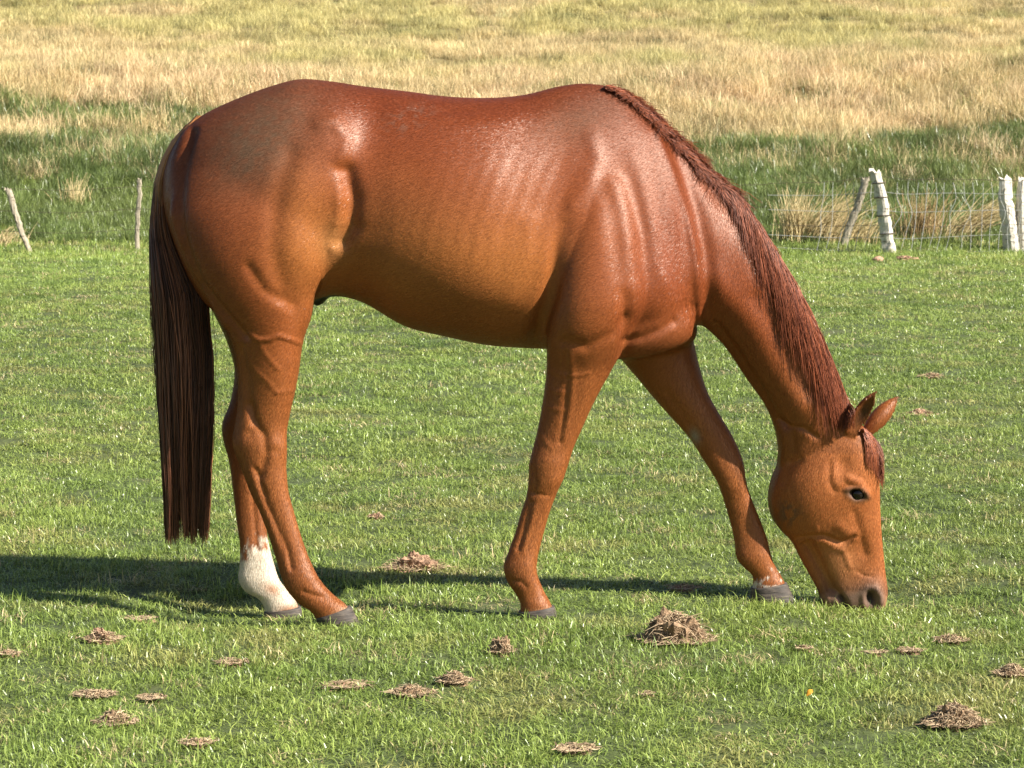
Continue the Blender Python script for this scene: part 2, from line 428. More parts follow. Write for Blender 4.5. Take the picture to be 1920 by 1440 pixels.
bpy.data.objects.remove(tmp); bpy.data.meshes.remove(tmp_me)
DEG = np.bincount(E.ravel(), minlength=nv).astype(float)
def lap(X):
    out = np.zeros_like(X)
    for k in range(X.shape[1]):
        out[:, k] = np.bincount(E[:, 0], X[E[:, 1], k], nv) + np.bincount(E[:, 1], X[E[:, 0], k], nv)
    return out / np.maximum(DEG, 1)[:, None]
def smooth(V, mask, it, lam=.5):
    m = (mask * lam)[:, None]
    for _ in range(it): V = V + m * (lap(V) - V)
    return V
def normals(V):
    a, b, c, d = (V[Fq[:, i]] for i in range(4))
    fn = np.cross(c - a, d - b)
    N = np.zeros_like(V)
    for i in range(4):
        for k in range(3): N[:, k] += np.bincount(Fq[:, i], fn[:, k], nv)
    return N / np.maximum(np.linalg.norm(N, axis=1), 1e-12)[:, None]
def seg_dist(P, A, B):
    d = B - A; t = np.clip(((P - A) @ d) / max(d @ d, 1e-12), 0, 1)
    return np.linalg.norm(P - (A + t[:, None] * d), axis=1)
def poly_dist(X, Z, pts):
    P = np.stack([X, Z], 1); best = np.full(len(P), 9.0)
    for A, B in zip(pts[:-1], pts[1:]): best = np.minimum(best, seg_dist(P, np.array(A), np.array(B)))
    return best
one = np.ones(nv)
V = smooth(V, one, 6)
def zone(pts, r0, r1, Y=0):
    q = [tuple(float(c) for c in at(a, b, Y)) for a, b in pts]
    return 1 - sstep(r0, r1, poly_dist(V[:, 0], V[:, 2], q))
jm = np.maximum.reduce([
    zone([(330, 330), (420, 260), (560, 250), (640, 320), (645, 420), (625, 470)], .05, .11, -.2),
    zone([(1075, 330), (1040, 450), (1030, 560), (1028, 640)], .03, .07, -.2),
    zone([(1075, 330), (1190, 340), (1220, 450), (1200, 560), (1170, 650)], .04, .09, -.2),
    zone([(1180, 200), (1260, 330), (1300, 450), (1310, 600)], .04, .09, -.1),
    zone([(1606, 790), (1540, 800), (1462, 850)], .03, .07, -.08),
    zone([(1290, 615), (1230, 625), (1170, 655)], .06, .10, -.1)])
jt = np.maximum(zone([(345, 330), (410, 305), (500, 350), (590, 405), (620, 440)], .07, .12, -.22), zone([(400, 300), (480, 290), (570, 320), (610, 380)], .05, .10, -.22))
V = smooth(V, jm, 45)
V = smooth(V, jt, 90)

# ---- sculpting brushes (metres, both flanks unless a side is named)
def brush(pts, sig, amt, Y=-.25, side='both', sym_y=None, fade=None):
    """ridge (+) or groove (-) along a line, or a bump when one point / an ellipse is given"""
    global V, N
    yb = (lambda a, b: bend(a, b)) if (Y > -.135 and sym_y is None) else (lambda a, b: 0.0)
    q = [tuple(float(c) for c in at(a, b, Y + yb(a, b))) for a, b in pts]
    xs = [p[0] for p in q]; zs = [p[1] for p in q]
    pad = 3 * sig
    s = (V[:, 0] > min(xs) - pad) & (V[:, 0] < max(xs) + pad) & (V[:, 2] > min(zs) - pad) & (V[:, 2] < max(zs) + pad)
    if side == 'near': s &= N[:, 1] < .25
    if sym_y is not None: s &= (V[:, 1] > sym_y[0]) & (V[:, 1] < sym_y[1])
    idx = np.nonzero(s)[0]
    if not len(idx): return
    d = poly_dist(V[idx, 0], V[idx, 2], q) if len(q) > 1 else np.hypot(V[idx, 0] - q[0][0], V[idx, 2] - q[0][1])
    w = np.exp(-.5 * (d / sig) ** 2)
    if fade:
        zt = float(at(960, fade[0], Y)[1]); zb = float(at(960, fade[1], Y)[1])
        w = w * np.sin(math.pi * np.clip((V[idx, 2] - zb) / (zt - zb), 0, 1)) ** 1.2
    ny = N[idx, 1]
    w = w * (sstep(.05, .45, -ny) if side == 'near' else sstep(.05, .45, np.abs(ny)))
    V[idx] += N[idx] * (w * amt)[:, None]
def bump(c, rx, ry, ang, amt, Y=-.25, side='both', sym_y=None):
    global V, N
    if Y > -.135 and sym_y is None: Y = Y + bend(*c)
    x, z = at(c[0], c[1], Y); x = float(x); z = float(z)
    rx /= 614.; ry /= 614.
    ca, sa = math.cos(math.radians(ang)), math.sin(math.radians(ang))
    r = 3 * max(rx, ry)
    s = (np.abs(V[:, 0] - x) < r) & (np.abs(V[:, 2] - z) < r)
    if sym_y is not None: s &= (V[:, 1] > sym_y[0]) & (V[:, 1] < sym_y[1])
    idx = np.nonzero(s)[0]
    dx = V[idx, 0] - x; dz = -(V[idx, 2] - z)
    u = (dx * ca + dz * sa) / rx; v = (-dx * sa + dz * ca) / ry
    w = np.exp(-.5 * (u * u + v * v)); ny = N[idx, 1]
    w = w * (sstep(.05, .45, -ny) if side == 'near' else sstep(.05, .45, np.abs(ny)))
    V[idx] += N[idx] * (w * amt)[:, None]
N = normals(V)
MM = .001
# hindquarter
bump((622, 238), 30, 34, 20, 17 * MM)
brush([(598, 232), (625, 228), (652, 258), (640, 300)], .016, 6 * MM)
brush([(648, 322), (660, 372), (656, 425), (640, 452)], .020, -20 * MM)
brush([(700, 255), (690, 330), (700, 420)], .05, -7 * MM)
brush([(640, 330), (640, 400), (624, 460)], .014, 6 * MM)
bump((560, 400), 46, 85, 10, 19 * MM)
bump((470, 420), 80, 110, 0, 12 * MM)
bump((590, 500), 22, 40, -10, 8 * MM)
bump((555, 590), 12, 26, 10, -9 * MM)
brush([(545, 290), (520, 380), (515, 470), (535, 550)], .022, -7 * MM)
brush([(356, 248), (341, 310), (337, 370), (341, 425), (355, 475), (378, 530), (412, 572), (440, 604), (462, 628)], .010, -13 * MM, Y=-.2)
brush([(341, 240), (322, 300), (316, 370), (324, 420), (342, 470), (366, 520), (398, 570), (425, 605)], .013, 6 * MM, Y=-.17)
brush([(470, 500), (500, 545), (545, 570)], .012, -5 * MM)
brush([(470, 622), (488, 634), (510, 633), (524, 626), (545, 634), (565, 645)], .0042, 4.5 * MM, Y=-.2)
brush([(490, 634), (496, 655), (512, 676), (524, 690)], .0035, 2.5 * MM, Y=-.2)
brush([(436, 632), (460, 655), (480, 690), (505, 715), (520, 735)], .0035, 2.2 * MM, Y=-.2)
brush([(520, 735), (550, 733)], .003, 2 * MM, Y=-.2)
brush([(455, 650), (462, 700), (468, 750), (478, 790)], .008, -6 * MM, Y=-.2, side='near')
bump((510, 690), 26, 60, 0, 5 * MM, Y=-.2)
# hock
YL = -.18
brush([(470, 760), (476, 790), (496, 815), (500, 850), (490, 890)], .009, -7 * MM, Y=YL, side='near')
bump((463, 815), 14, 22, -10, 5 * MM, Y=YL, side='near')
bump((517, 838), 14, 16, 0, 6 * MM, Y=YL, side='near'); bump((516, 845), 6, 6, 0, -4 * MM, Y=YL, side='near')
bump((470, 812), 7, 9, 20, -4 * MM, Y=YL, side='near')
brush([(480, 880), (500, 940), (520, 985), (538, 1035), (545, 1065)], .006, -7 * MM, Y=YL, side='near')
brush([(470, 880), (486, 930), (506, 980), (524, 1030)], .0045, 3 * MM, Y=YL, side='near')
brush([(500, 935), (522, 985), (534, 1030), (540, 1070)], .004, 3.5 * MM, Y=YL, side='near')
bump((570, 1082), 18, 16, 0, 4 * MM, Y=YL, side='near')
brush([(568, 1108), (590, 1117), (605, 1120)], .004, -4 * MM, Y=YL, side='near')
# far hind tendons
brush([(470, 900), (476, 960), (482, 1030)], .006, -5 * MM, Y=.07, side='near', sym_y=(.02, .3))
# ribs and belly
for i in range(11):
    x0 = 745 + i * 31
    brush([(x0 + 58, 265 + i * 2), (x0 + 26, 350), (x0 - 2, 430), (x0 - 14, 500 + i * 4)], .0115, (1.7 - .16 * abs(i - 6)) * MM * (.6 + .8 * ((i * 37) % 11) / 11) * .75, Y=-.28, fade=(225, 540))
brush([(740, 215), (850, 232), (960, 222)], .03, 6 * MM, Y=-.2)
brush([(700, 190), (820, 208), (960, 205), (1040, 190)], .012, -3 * MM, Y=-.1)
brush([(985, 420), (975, 500), (960, 560)], .03, 5 * MM)
brush([(760, 560), (850, 585), (960, 590)], .03, -3 * MM)
# shoulder
brush([(1112, 258), (1122, 300), (1108, 345), (1075, 385)], .017, 4.5 * MM)
bump((1090, 470), 48, 85, 8, 18 * MM)
bump((1085, 590), 60, 50, 0, 9 * MM)
brush([(1056, 420), (1046, 460), (1040, 510), (1030, 560), (1016, 600), (1006, 640), (1000, 700)], .016, -17 * MM, fade=(380, 760))
brush([(1130, 330), (1150, 400), (1160, 490), (1168, 560)], .020, -4.0 * MM, fade=(270, 640))
brush([(1150, 330), (1172, 400), (1182, 500), (1186, 540)], .016, 3.0 * MM, fade=(280, 600))
brush([(1178, 320), (1192, 370), (1204, 440), (1200, 510)], .017, -3.0 * MM, fade=(260, 580))
brush([(1188, 290), (1208, 350), (1222, 420), (1230, 490), (1255, 540)], .018, 3.2 * MM, fade=(230, 620))
brush([(1215, 270), (1232, 330), (1244, 410), (1262, 480), (1270, 540)], .018, -4.0 * MM, Y=-.22, fade=(220, 620))
brush([(1168, 550), (1174, 590), (1176, 640), (1172, 665)], .013, -11 * MM, fade=(510, 740))
bump((1174, 588), 15, 17, 0, -4 * MM)
bump((1222, 565), 42, 48, 0, 18 * MM, Y=-.2)
brush([(1172, 640), (1205, 634), (1240, 620), (1265, 604)], .010, -8 * MM, Y=-.2)
brush([(1206, 664), (1235, 642), (1262, 618)], .005, 1.5 * MM, Y=-.17)
brush([(1235, 248), (1262, 320), (1288, 400), (1304, 470), (1311, 540), (1316, 590)], .010, 6 * MM, Y=-.15)
brush([(1262, 262), (1290, 330), (1312, 400), (1326, 470), (1332, 540), (1334, 590)], .016, -11 * MM, Y=-.14)
for k in range(4):
    brush([(1284 + k * 12, 565 + k * 4), (1290 + k * 11, 600 + k * 6)], .004, -3 * MM, Y=-.14)
brush([(1060, 640), (1100, 648), (1150, 625), (1172, 595)], .012, -7 * MM)
# forelegs
brush([(1062, 660), (1066, 710), (1060, 770), (1050, 830)], .005, -5 * MM, Y=-.2, side='near')
brush([(1070, 665), (1073, 710), (1068, 770), (1056, 825)], .007, 3 * MM, Y=-.2, side='near')
brush([(1028, 692), (1050, 700), (1062, 703), (1090, 702), (1105, 698)], .003, 2.4 * MM, Y=-.2, side='near')
for yy in (732, 766): brush([(1022, yy - 5), (1040, yy + 1), (1062, yy + 3)], .003, 2.0 * MM, Y=-.2, side='near')
brush([(1010, 805), (1024, 830), (1036, 842)], .003, 2 * MM, Y=-.18, side='near')
bump((1030, 868), 16, 14, 0, 4 * MM, Y=-.17, side='near'); bump((1035, 900), 14, 12, 0, 3 * MM, Y=-.17, side='near')
brush([(1000, 880), (1004, 905), (1000, 925)], .005, -4 * MM, Y=-.17, side='near')
brush([(1003, 925), (1030, 930)], .004, -3 * MM, Y=-.17, side='near')
brush([(996, 940), (986, 985), (972, 1030)], .0042, -6 * MM, Y=-.16, side='near')
brush([(1004, 950), (994, 990), (980, 1034)], .004, 3 * MM, Y=-.16, side='near')
brush([(962, 1088), (978, 1090), (988, 1100)], .004, -4 * MM, Y=-.16, side='near')
bump((984, 1062), 16, 18, 0, 3 * MM, Y=-.16, side='near')
brush([(1250, 735), (1310, 820)], .01, -4 * MM, Y=.1, side='near', sym_y=(.05, .3))
# neck
brush([(1330, 318), (1385, 375), (1420, 440), (1450, 510)], .008, 4 * MM, Y=-.06)
brush([(1318, 330), (1372, 392), (1410, 460), (1440, 540), (1470, 620)], .02, -5 * MM, Y=-.08)
brush([(1345, 610), (1385, 665), (1425, 725), (1455, 775), (1475, 800)], .010, -9 * MM, Y=-.09)
brush([(1335, 520), (1400, 600), (1450, 690), (1500, 760)], .03, 7 * MM, Y=-.1)
brush([(1420, 560), (1470, 650), (1520, 735)], .02, -5 * MM, Y=-.09)
bump((1508, 765), 34, 24, 40, 8 * MM, Y=-.09)
brush([(1462, 788), (1481, 800), (1506, 802), (1533, 820)], .0055, -8 * MM, Y=-.085)
brush([(1487, 810), (1490, 840), (1484, 868)], .006, -6 * MM, Y=-.085)
brush([(1470, 800), (1474, 840), (1470, 870)], .006, 4 * MM, Y=-.08)
# head
bump((1508, 935), 50, 56, 0, 14 * MM, Y=-.08)
brush([(1500, 862), (1480, 880), (1468, 905)], .008, -5 * MM, Y=-.08)
brush([(1532, 985), (1530, 1005)], .0035, 2.5 * MM, Y=-.08)
brush([(1498, 1012), (1520, 1006), (1545, 1004), (1572, 1016), (1583, 1017), (1602, 1005)], .0055, -9 * MM, Y=-.08)
brush([(1575, 985), (1590, 1000), (1604, 1003)], .012, 5 * MM, Y=-.08)
brush([(1562, 870), (1561, 900), (1568, 912), (1576, 905)], .007, 3 * MM, Y=-.09)
brush([(1556, 868), (1555, 900), (1563, 917)], .007, -4 * MM, Y=-.09)
bump((1580, 872), 12, 14, 0, -7 * MM, Y=-.09)
brush([(1590, 895), (1612, 905), (1624, 922)], .008, 6 * MM, Y=-.08)
brush([(1522, 1012), (1548, 1014), (1564, 1024), (1582, 1032), (1590, 1050), (1595, 1064)], .0036, 3.4 * MM, Y=-.07)
brush([(1582, 1032), (1594, 1024), (1606, 1010)], .0034, 3.0 * MM, Y=-.07)
bump((1612, 1035), 14, 22, -20, -6 * MM, Y=-.06)
brush([(1600, 960), (1612, 1000), (1624, 1040)], .010, -4 * MM, Y=-.07)
brush([(1518, 1020), (1535, 1050), (1553, 1085), (1563, 1108)], .010, -14 * MM, Y=-.05)
N = normals(V)
brush([(1512, 1022), (1530, 1052), (1547, 1085), (1556, 1106)], .009, -12 * MM, Y=-.04)
brush([(1492, 1022), (1505, 1048), (1522, 1078), (1538, 1104)], .006, 4 * MM, Y=-.035)
bump((1570, 1065), 20, 30, -20, 5 * MM, Y=-.06)
bump((1636, 1104), 16, 12, 0, 7 * MM, Y=-.06)
brush([(1622, 1135), (1620, 1118), (1628, 1104), (1642, 1105), (1652, 1118), (1652, 1130)], .0065, 8 * MM, Y=-.06)
bump((1633, 1120), 6.5, 12, -12, -22 * MM, Y=-.06)
brush([(1576, 1119), (1584, 1132), (1590, 1146)], .0055, -14 * MM, Y=-.06)
bump((1553, 1130), 9, 14, 0, 7 * MM, Y=-.05)
brush([(1572, 1112), (1580, 1126), (1586, 1146)], .004, -9 * MM, Y=-.06)
for k in range(4): brush([(1556 + k * 6, 1104), (1560 + k * 6, 1140)], .0025, -3 * MM, Y=-.05)
brush([(1610, 1072), (1622, 1080), (1638, 1082)], .0035, -3 * MM, Y=-.06)
# eye: socket, lids
HB = bend(1606, 926)
ex, ez = (float(c) for c in at(1606, 926, HB - .09))
dxe = V[:, 0] - ex; dze = V[:, 2] - ez
ca, sa = math.cos(math.radians(18)), math.sin(math.radians(18))
ue = (dxe * ca - dze * sa) / .0265; ve = (dxe * sa + dze * ca) / .0168
ve = ve * (1 + .25 * np.abs(ue))
re_ = np.hypot(ue, ve)
fm = (np.abs(N[:, 1]) > .3) & (re_ < 4)
sel = np.nonzero(fm)[0]
EYE_Y = HB - float(V[sel][np.argmin(re_[sel] + (V[sel, 1] > HB) * 9), 1])
V[sel] += N[sel] * (-.012 * (1 - sstep(.75, 1.0, re_[sel])) + (.0025 + .0050 * (ve[sel] > 0)) * np.exp(-.5 * ((re_[sel] - 1.3) / .25) ** 2))[:, None]
V = smooth(V, one, 3)
N = normals(V)

# near-side height map of the skin, to lay the mane on it
HM = {}
gx = np.round(V[:, 0] / .006).astype(int); gz = np.round(V[:, 2] / .006).astype(int)
for i in np.nonzero(N[:, 1] < .1)[0]:
    k = (gx[i], gz[i]); y = V[i, 1]
    if y < HM.get(k, 9): HM[k] = y
def skin_y(x, z, default=None):
    k = (int(round(x / .006)), int(round(z / .006))); best = 9
    for a in (-1, 0, 1):
        for b in (-1, 0, 1): best = min(best, HM.get((k[0] + a, k[1] + b), 9))
    return best if best < 5 else default

# ---- coat colours
def blob(c, rx, ry, ang=0, Y=-.25, y_lo=-9, y_hi=9):
    if Y > -.135 and c[1] > 640 and c[0] > 1440: Y = Y + bend(*c)
    x, z = at(c[0], c[1], Y); rx /= 614.; ry /= 614.
    a = math.radians(ang); dx = V[:, 0] - x; dz = -(V[:, 2] - z)
    u = (dx * math.cos(a) + dz * math.sin(a)) / rx; v = (-dx * math.sin(a) + dz * math.cos(a)) / ry
    return np.exp(-.5 * (u * u + v * v)) * ((V[:, 1] > y_lo) & (V[:, 1] < y_hi))
n_lo = fbm(V[:, 0] * 6 + 9, V[:, 2] * 6 + V[:, 1] * 4, 3)
n_hi = fbm(V[:, 0] * 60 + 3, V[:, 2] * 60 + V[:, 1] * 40, 3)
C = np.tile(np.array([.248, .068, .0205]), (nv, 1))
def paint(col, w): 
    global C
    w = np.clip(w, 0, 1)[:, None]; C = C * (1 - w) + np.array(col) * w
zz = V[:, 2]
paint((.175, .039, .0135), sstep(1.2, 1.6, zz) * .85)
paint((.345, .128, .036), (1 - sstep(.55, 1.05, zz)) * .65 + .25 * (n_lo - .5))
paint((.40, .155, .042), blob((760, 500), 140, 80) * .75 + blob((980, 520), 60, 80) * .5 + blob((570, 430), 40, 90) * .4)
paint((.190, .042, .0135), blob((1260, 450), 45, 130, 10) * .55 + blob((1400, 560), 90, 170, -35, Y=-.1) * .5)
paint((.130, .072, .042), (blob((490, 225), 90, 55, -30) * .85 + blob((460, 300), 60, 45, -35) * .6) * (.65 + .7 * (n_hi - .5) + .3 * n_lo))
paint((.125, .060, .036), blob((1095, 218), 70, 32, -22) * .75 * (.7 + .6 * (n_hi - .5)))
paint((.19, .13, .10), blob((765, 222), 34, 14, -20) * .45 * sstep(.45, .6, n_hi))
paint((.52, .27, .11), blob((626, 458), 20, 26) * .5)
paint((.24, .085, .032), blob((480, 1040), 120, 90) * .3)
# head
_d = (V[:, 1] - CAM_Y) * math.cos(PITCH) + (CAM_Z - V[:, 2]) * math.sin(PITCH)
PXV = 960 + V[:, 0] / _d * F_PX
PYV = 720 - ((V[:, 2] - CAM_Z) * math.cos(PITCH) + (V[:, 1] - CAM_Y) * math.sin(PITCH)) / _d * F_PX
hd = sstep(-14, 14, PXV - np.interp(PYV, [780, 875, 935, 1010, 1110, 1150], [1540, 1465, 1440, 1474, 1526, 1530])) * sstep(800, 850, PYV)
paint((.350, .118, .032), hd * .7)
paint((.42, .20, .085), blob((1572, 1060), 26, 34, -15, Y=-.06) * .7)
paint((.125, .085, .068), np.clip(blob((1588, 1138), 60, 30, 0, Y=-.06) * 1.15 + blob((1636, 1120), 18, 24, 0, Y=-.06) * .9, 0, 1) * .92)
paint((.02, .014, .012), blob((1632, 1121), 6, 12, -12, Y=-.06) * 1.2)
paint((.025, .016, .012), (1 - sstep(.95, 1.2, re_)) * (np.abs(V[:, 1] - HB) > .03) * hd)
paint((.05, .028, .018), (1 - sstep(1.2, 2.2, re_)) * hd * .85 * (np.abs(V[:, 1] - HB) > .03))
paint((.12, .07, .045), (blob((1478, 962), 16, 20, 0, Y=-.08) + .7 * blob((1492, 930), 8, 8, 0, Y=-.08)) * sstep(.52, .62, n_hi) * .9)
paint((.02, .014, .012), np.exp(-.5 * (poly_dist(PXV, PYV, [(1577, 1118), (1583, 1130), (1588, 1146)]) / 3.2) ** 2) * hd * .9)
paint((.14, .055, .025), blob((1642, 738), 10, 10, 0, Y=-.07) * .7 + blob((1684, 743), 10, 8, 0, Y=.08) * .7)
paint((.05, .026, .015), blob((1618, 776), 9, 22, 35, Y=-.08, y_hi=.07) * .85)
# groin and sheath
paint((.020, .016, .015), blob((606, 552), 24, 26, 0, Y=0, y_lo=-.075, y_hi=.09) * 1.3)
# chestnut on the inside of the far fore leg
paint((.35, .30, .25), blob((1303, 818), 7, 11, -10, Y=.12, y_lo=.05) * .9)
# white sock on far hind, white coronets
wn_ = (n_hi - .5) * .09 + (fbm(V[:, 0] * 220, V[:, 2] * 30 + V[:, 1] * 150, 2) - .5) * .05
sx, sz = V[:, 0], V[:, 2]
sock_z = float(at(480, 1030, .1)[1]); xs_ = float(at(470, 1030, .1)[0])
farhind = (V[:, 1] > .03) & (sx < float(at(620, 1000, .1)[0]))
paint((.70, .64, .56), farhind * (1 - sstep(-.022, .022, sz - sock_z - (sx - xs_) * .55 + wn_)))
paint((.40, .15, .05), blob((512, 1104), 12, 7, 20, Y=.07, y_lo=.03) * .7 + blob((545, 1142), 18, 7, -10, Y=.07, y_lo=.03) * .8)
ff = (V[:, 1] > .08) & (sx > float(at(1380, 1000, .16)[0])) & (PXV < np.interp(PYV, [1000, 1040, 1080, 1140], [1470, 1490, 1508, 1520]))
paint((.70, .66, .62), ff * (1 - sstep(-.008, .012, sz - float(at(1430, 1093, .16)[1]) + wn_ * 1.5)) * .9)
paint((.60, .45, .32), blob((1010, 1150), 26, 5, -12, Y=-.16, y_hi=0) * .6 + blob((640, 1152), 20, 7, -30, Y=-.17, y_hi=0) * .6)
paint((.16, .055, .025), blob((975, 1090), 14, 12, 0, Y=-.16, y_hi=0) * .4)
C *= (.90 + .18 * n_lo)[:, None] * np.array([1.04, 1.0, .92]); C *= (1 + .22 * hd * (PYV > 850))[:, None]
gloss = np.clip(1.0 - .38 * blob((1205, 330), 60, 110, -20) - .3 * blob((1330, 380), 50, 80, -40, Y=-.1) - 1.1 * (blob((485, 240), 100, 70, -30) + .8 * blob((1095, 218), 70, 32, -22)) - .55 * hd - .7 * blob((1235, 642), 55, 22, -20, Y=-.15) - .35 * (1 - sstep(.5, .9, zz)) - .45 * blob((800, 560), 180, 45), .05, 1)

horse = empty('horse', (0, 0, 0))
tag(horse, 'glossy chestnut horse grazing with its head down and one white hind sock', 'horse')
# open the body mesh above the sole line only; the hooves are pieces of their own
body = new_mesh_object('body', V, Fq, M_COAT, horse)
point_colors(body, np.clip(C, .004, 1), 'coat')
ga = body.data.attributes.new('gloss', 'FLOAT', 'POINT'); ga.data.foreach_set('value', gloss.astype(np.float32))

def coat_hair():
    keep = (gloss > .0) & (re_ > 1.6) & ~((blob((1605, 1140), 62, 30, 0, Y=-.06) > .45) & (hd > .5))
    near = np.nonzero(keep & (N[:, 1] < .35))[0]; far = np.nonzero(keep & (N[:, 1] >= .35))[0]
    idx = np.concatenate([near, near, far])
    g = np.random.default_rng(77); n = len(idx)
    Nn = N[idx]; P = V[idx] + g.normal(0, .0018, (n, 3)); P += Nn * (.0003 - ((P - V[idx]) * Nn).sum(1))[:, None]
    bodyw = sstep(.55, .95, V[idx, 2]) * (1 - sstep(.45, .75, V[idx, 0]))
    sw = (fbm(V[idx, 0] * 5 + 3, V[idx, 2] * 5 + 1, 2) - .5) * 1.2
    D = np.stack([-.85 * bodyw - .15 + sw * .5, g.normal(0, .12, n), -.55 - .4 * (1 - bodyw) + sw * .4], 1) + g.normal(0, .14, (n, 3))
    D -= Nn * (D * Nn).sum(1)[:, None]; D /= np.maximum(np.linalg.norm(D, axis=1), 1e-6)[:, None]
    S = np.cross(D, Nn)
    tilt = g.normal(0, .17, n)[:, None]; S = S * np.cos(tilt) + Nn * np.sin(tilt)
    L = g.uniform(.005, .011, n)[:, None]; w = g.uniform(.0005, .0009, n)[:, None]
    A = P - S * w; B = P + S * w; T = P + D * L + Nn * (g.uniform(.0004, .0013, n)[:, None])
    Vv = np.stack([A, B, T], 1).reshape(-1, 3)
    o = new_mesh_object('coat_hair', Vv, np.arange(n * 3).reshape(-1, 3), M_COATHAIR, horse)
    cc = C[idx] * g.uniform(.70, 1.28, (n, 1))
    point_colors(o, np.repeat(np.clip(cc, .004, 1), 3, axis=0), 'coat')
    a = o.data.attributes.new('gloss', 'FLOAT', 'POINT'); a.data.foreach_set('value', np.repeat(gloss[idx], 3).astype(np.float32))
    o['kind'] = 'stuff'
coat_hair()

# hooves
def hoof(rear_top, front_top, rear_bot, front_bot, Y, label):
    r = []
    for t, g in ((0, .92), (.12, 1.0), (.5, 1.04), (.9, 1.10), (1.0, 1.12)):
        a = [rear_top[i] + (rear_bot[i] - rear_top[i]) * t for i in (0, 1)]
        b = [front_top[i] + (front_bot[i] - front_top[i]) * t for i in (0, 1)]
        r.append((a[0], a[1], b[0], b[1], Y, .041 * g, .45, 2.2))
    Vh, Fh = loft(r, 4, 32, into=1)
    zb = Vh[:, 2].min()
    cx = Vh[:, 0].mean()
    o = new_mesh_object('hoof', Vh - np.array([0, 0, 0]), Fh, M_HOOF, horse)
    o['label'] = label
    HOOF.append((cx, Y, zb + .022))
hoof((592, 1158), (658, 1136), (598, 1183), (676, 1172), -.14, 'dark horn near hind hoof')
hoof((495, 1146), (564, 1137), (493, 1176), (578, 1172), .10, 'grey horn far hind hoof under white sock')
hoof((972, 1146), (1039, 1136), (969, 1170), (1050, 1168), -.13, 'pale grey near fore hoof')
hoof((1407, 1102), (1475, 1092), (1406, 1136), (1494, 1134), .16, 'grey far fore hoof below a white coronet')
HOOF.append((float(at(1605, 1150, .195)[0]), .195, float(at(1605, 1150, .195)[1]) + .006))
HOOF.append((float(at(800, 1150, 0)[0]), 0.0, .004))

# eyes
def eye(sign):
    K = 20; Vs, Fs = [], []
    for i in range(K // 2 + 1):
        p = math.pi * i / (K // 2)
        for j in range(K):
            q = 2 * math.pi * j / K
            Vs.append((.0235 * math.sin(p) * math.cos(q), .0235 * math.cos(p), .0235 * math.sin(p) * math.sin(q)))
    for i in range(K // 2):
        for j in range(K):
            Fs.append((i * K + j, i * K + (j + 1) % K, (i + 1) * K + (j + 1) % K, (i + 1) * K + j))
    o = new_mesh_object('eye', np.array(Vs) + np.array([ex - sign * .004, HB + sign * (EYE_Y - .0195), ez]), Fs, M_EYE, horse)
    return o
eye(-1); eye(1)

# ---- hair strands
def strands(name, paths, rad, tones, mat, parent, taper=.35):
    """paths [n, s, 3] -> three-sided tapering tubes in one mesh"""
    P = np.asarray(paths, float); n, s, _ = P.shape
    T = np.gradient(P, axis=1); T /= np.maximum(np.linalg.norm(T, axis=2, keepdims=True), 1e-9)
    ref = np.array([.31, -.82, .47]); A = np.cross(T, ref); A /= np.maximum(np.linalg.norm(A, axis=2, keepdims=True), 1e-9)
    B = np.cross(T, A)
    r = np.asarray(rad)[:, None] * (1 - (1 - taper) * np.linspace(0, 1, s) ** 2)[None, :]
    R = []
    for k in range(3):
        a = 2 * math.pi * k / 3
        R.append(P + (A * math.cos(a) + B * math.sin(a)) * r[..., None])
    Vv = np.stack(R, 2).reshape(-1, 3)
    base = (np.arange(n)[:, None] * s + np.arange(s - 1)[None, :]) * 3
    Fs = []
    for k in range(3):
        k2 = (k + 1) % 3
        Fs.append(np.stack([base + k, base + k2, base + 3 + k2, base + 3 + k], -1).reshape(-1, 4))
    o = new_mesh_object(name, Vv, np.vstack(Fs), mat, parent)
    point_colors(o, np.repeat(np.asarray(tones), s * 3, axis=0), 'tone')
    return o

def hair_tones(n, a, b, jit=.25, g=rng):
    f = g.random((n, 1)); c = np.array(a) * (1 - f) + np.array(b) * f
    return c * (1 + (g.random((n, 1)) - .5) * 2 * jit)

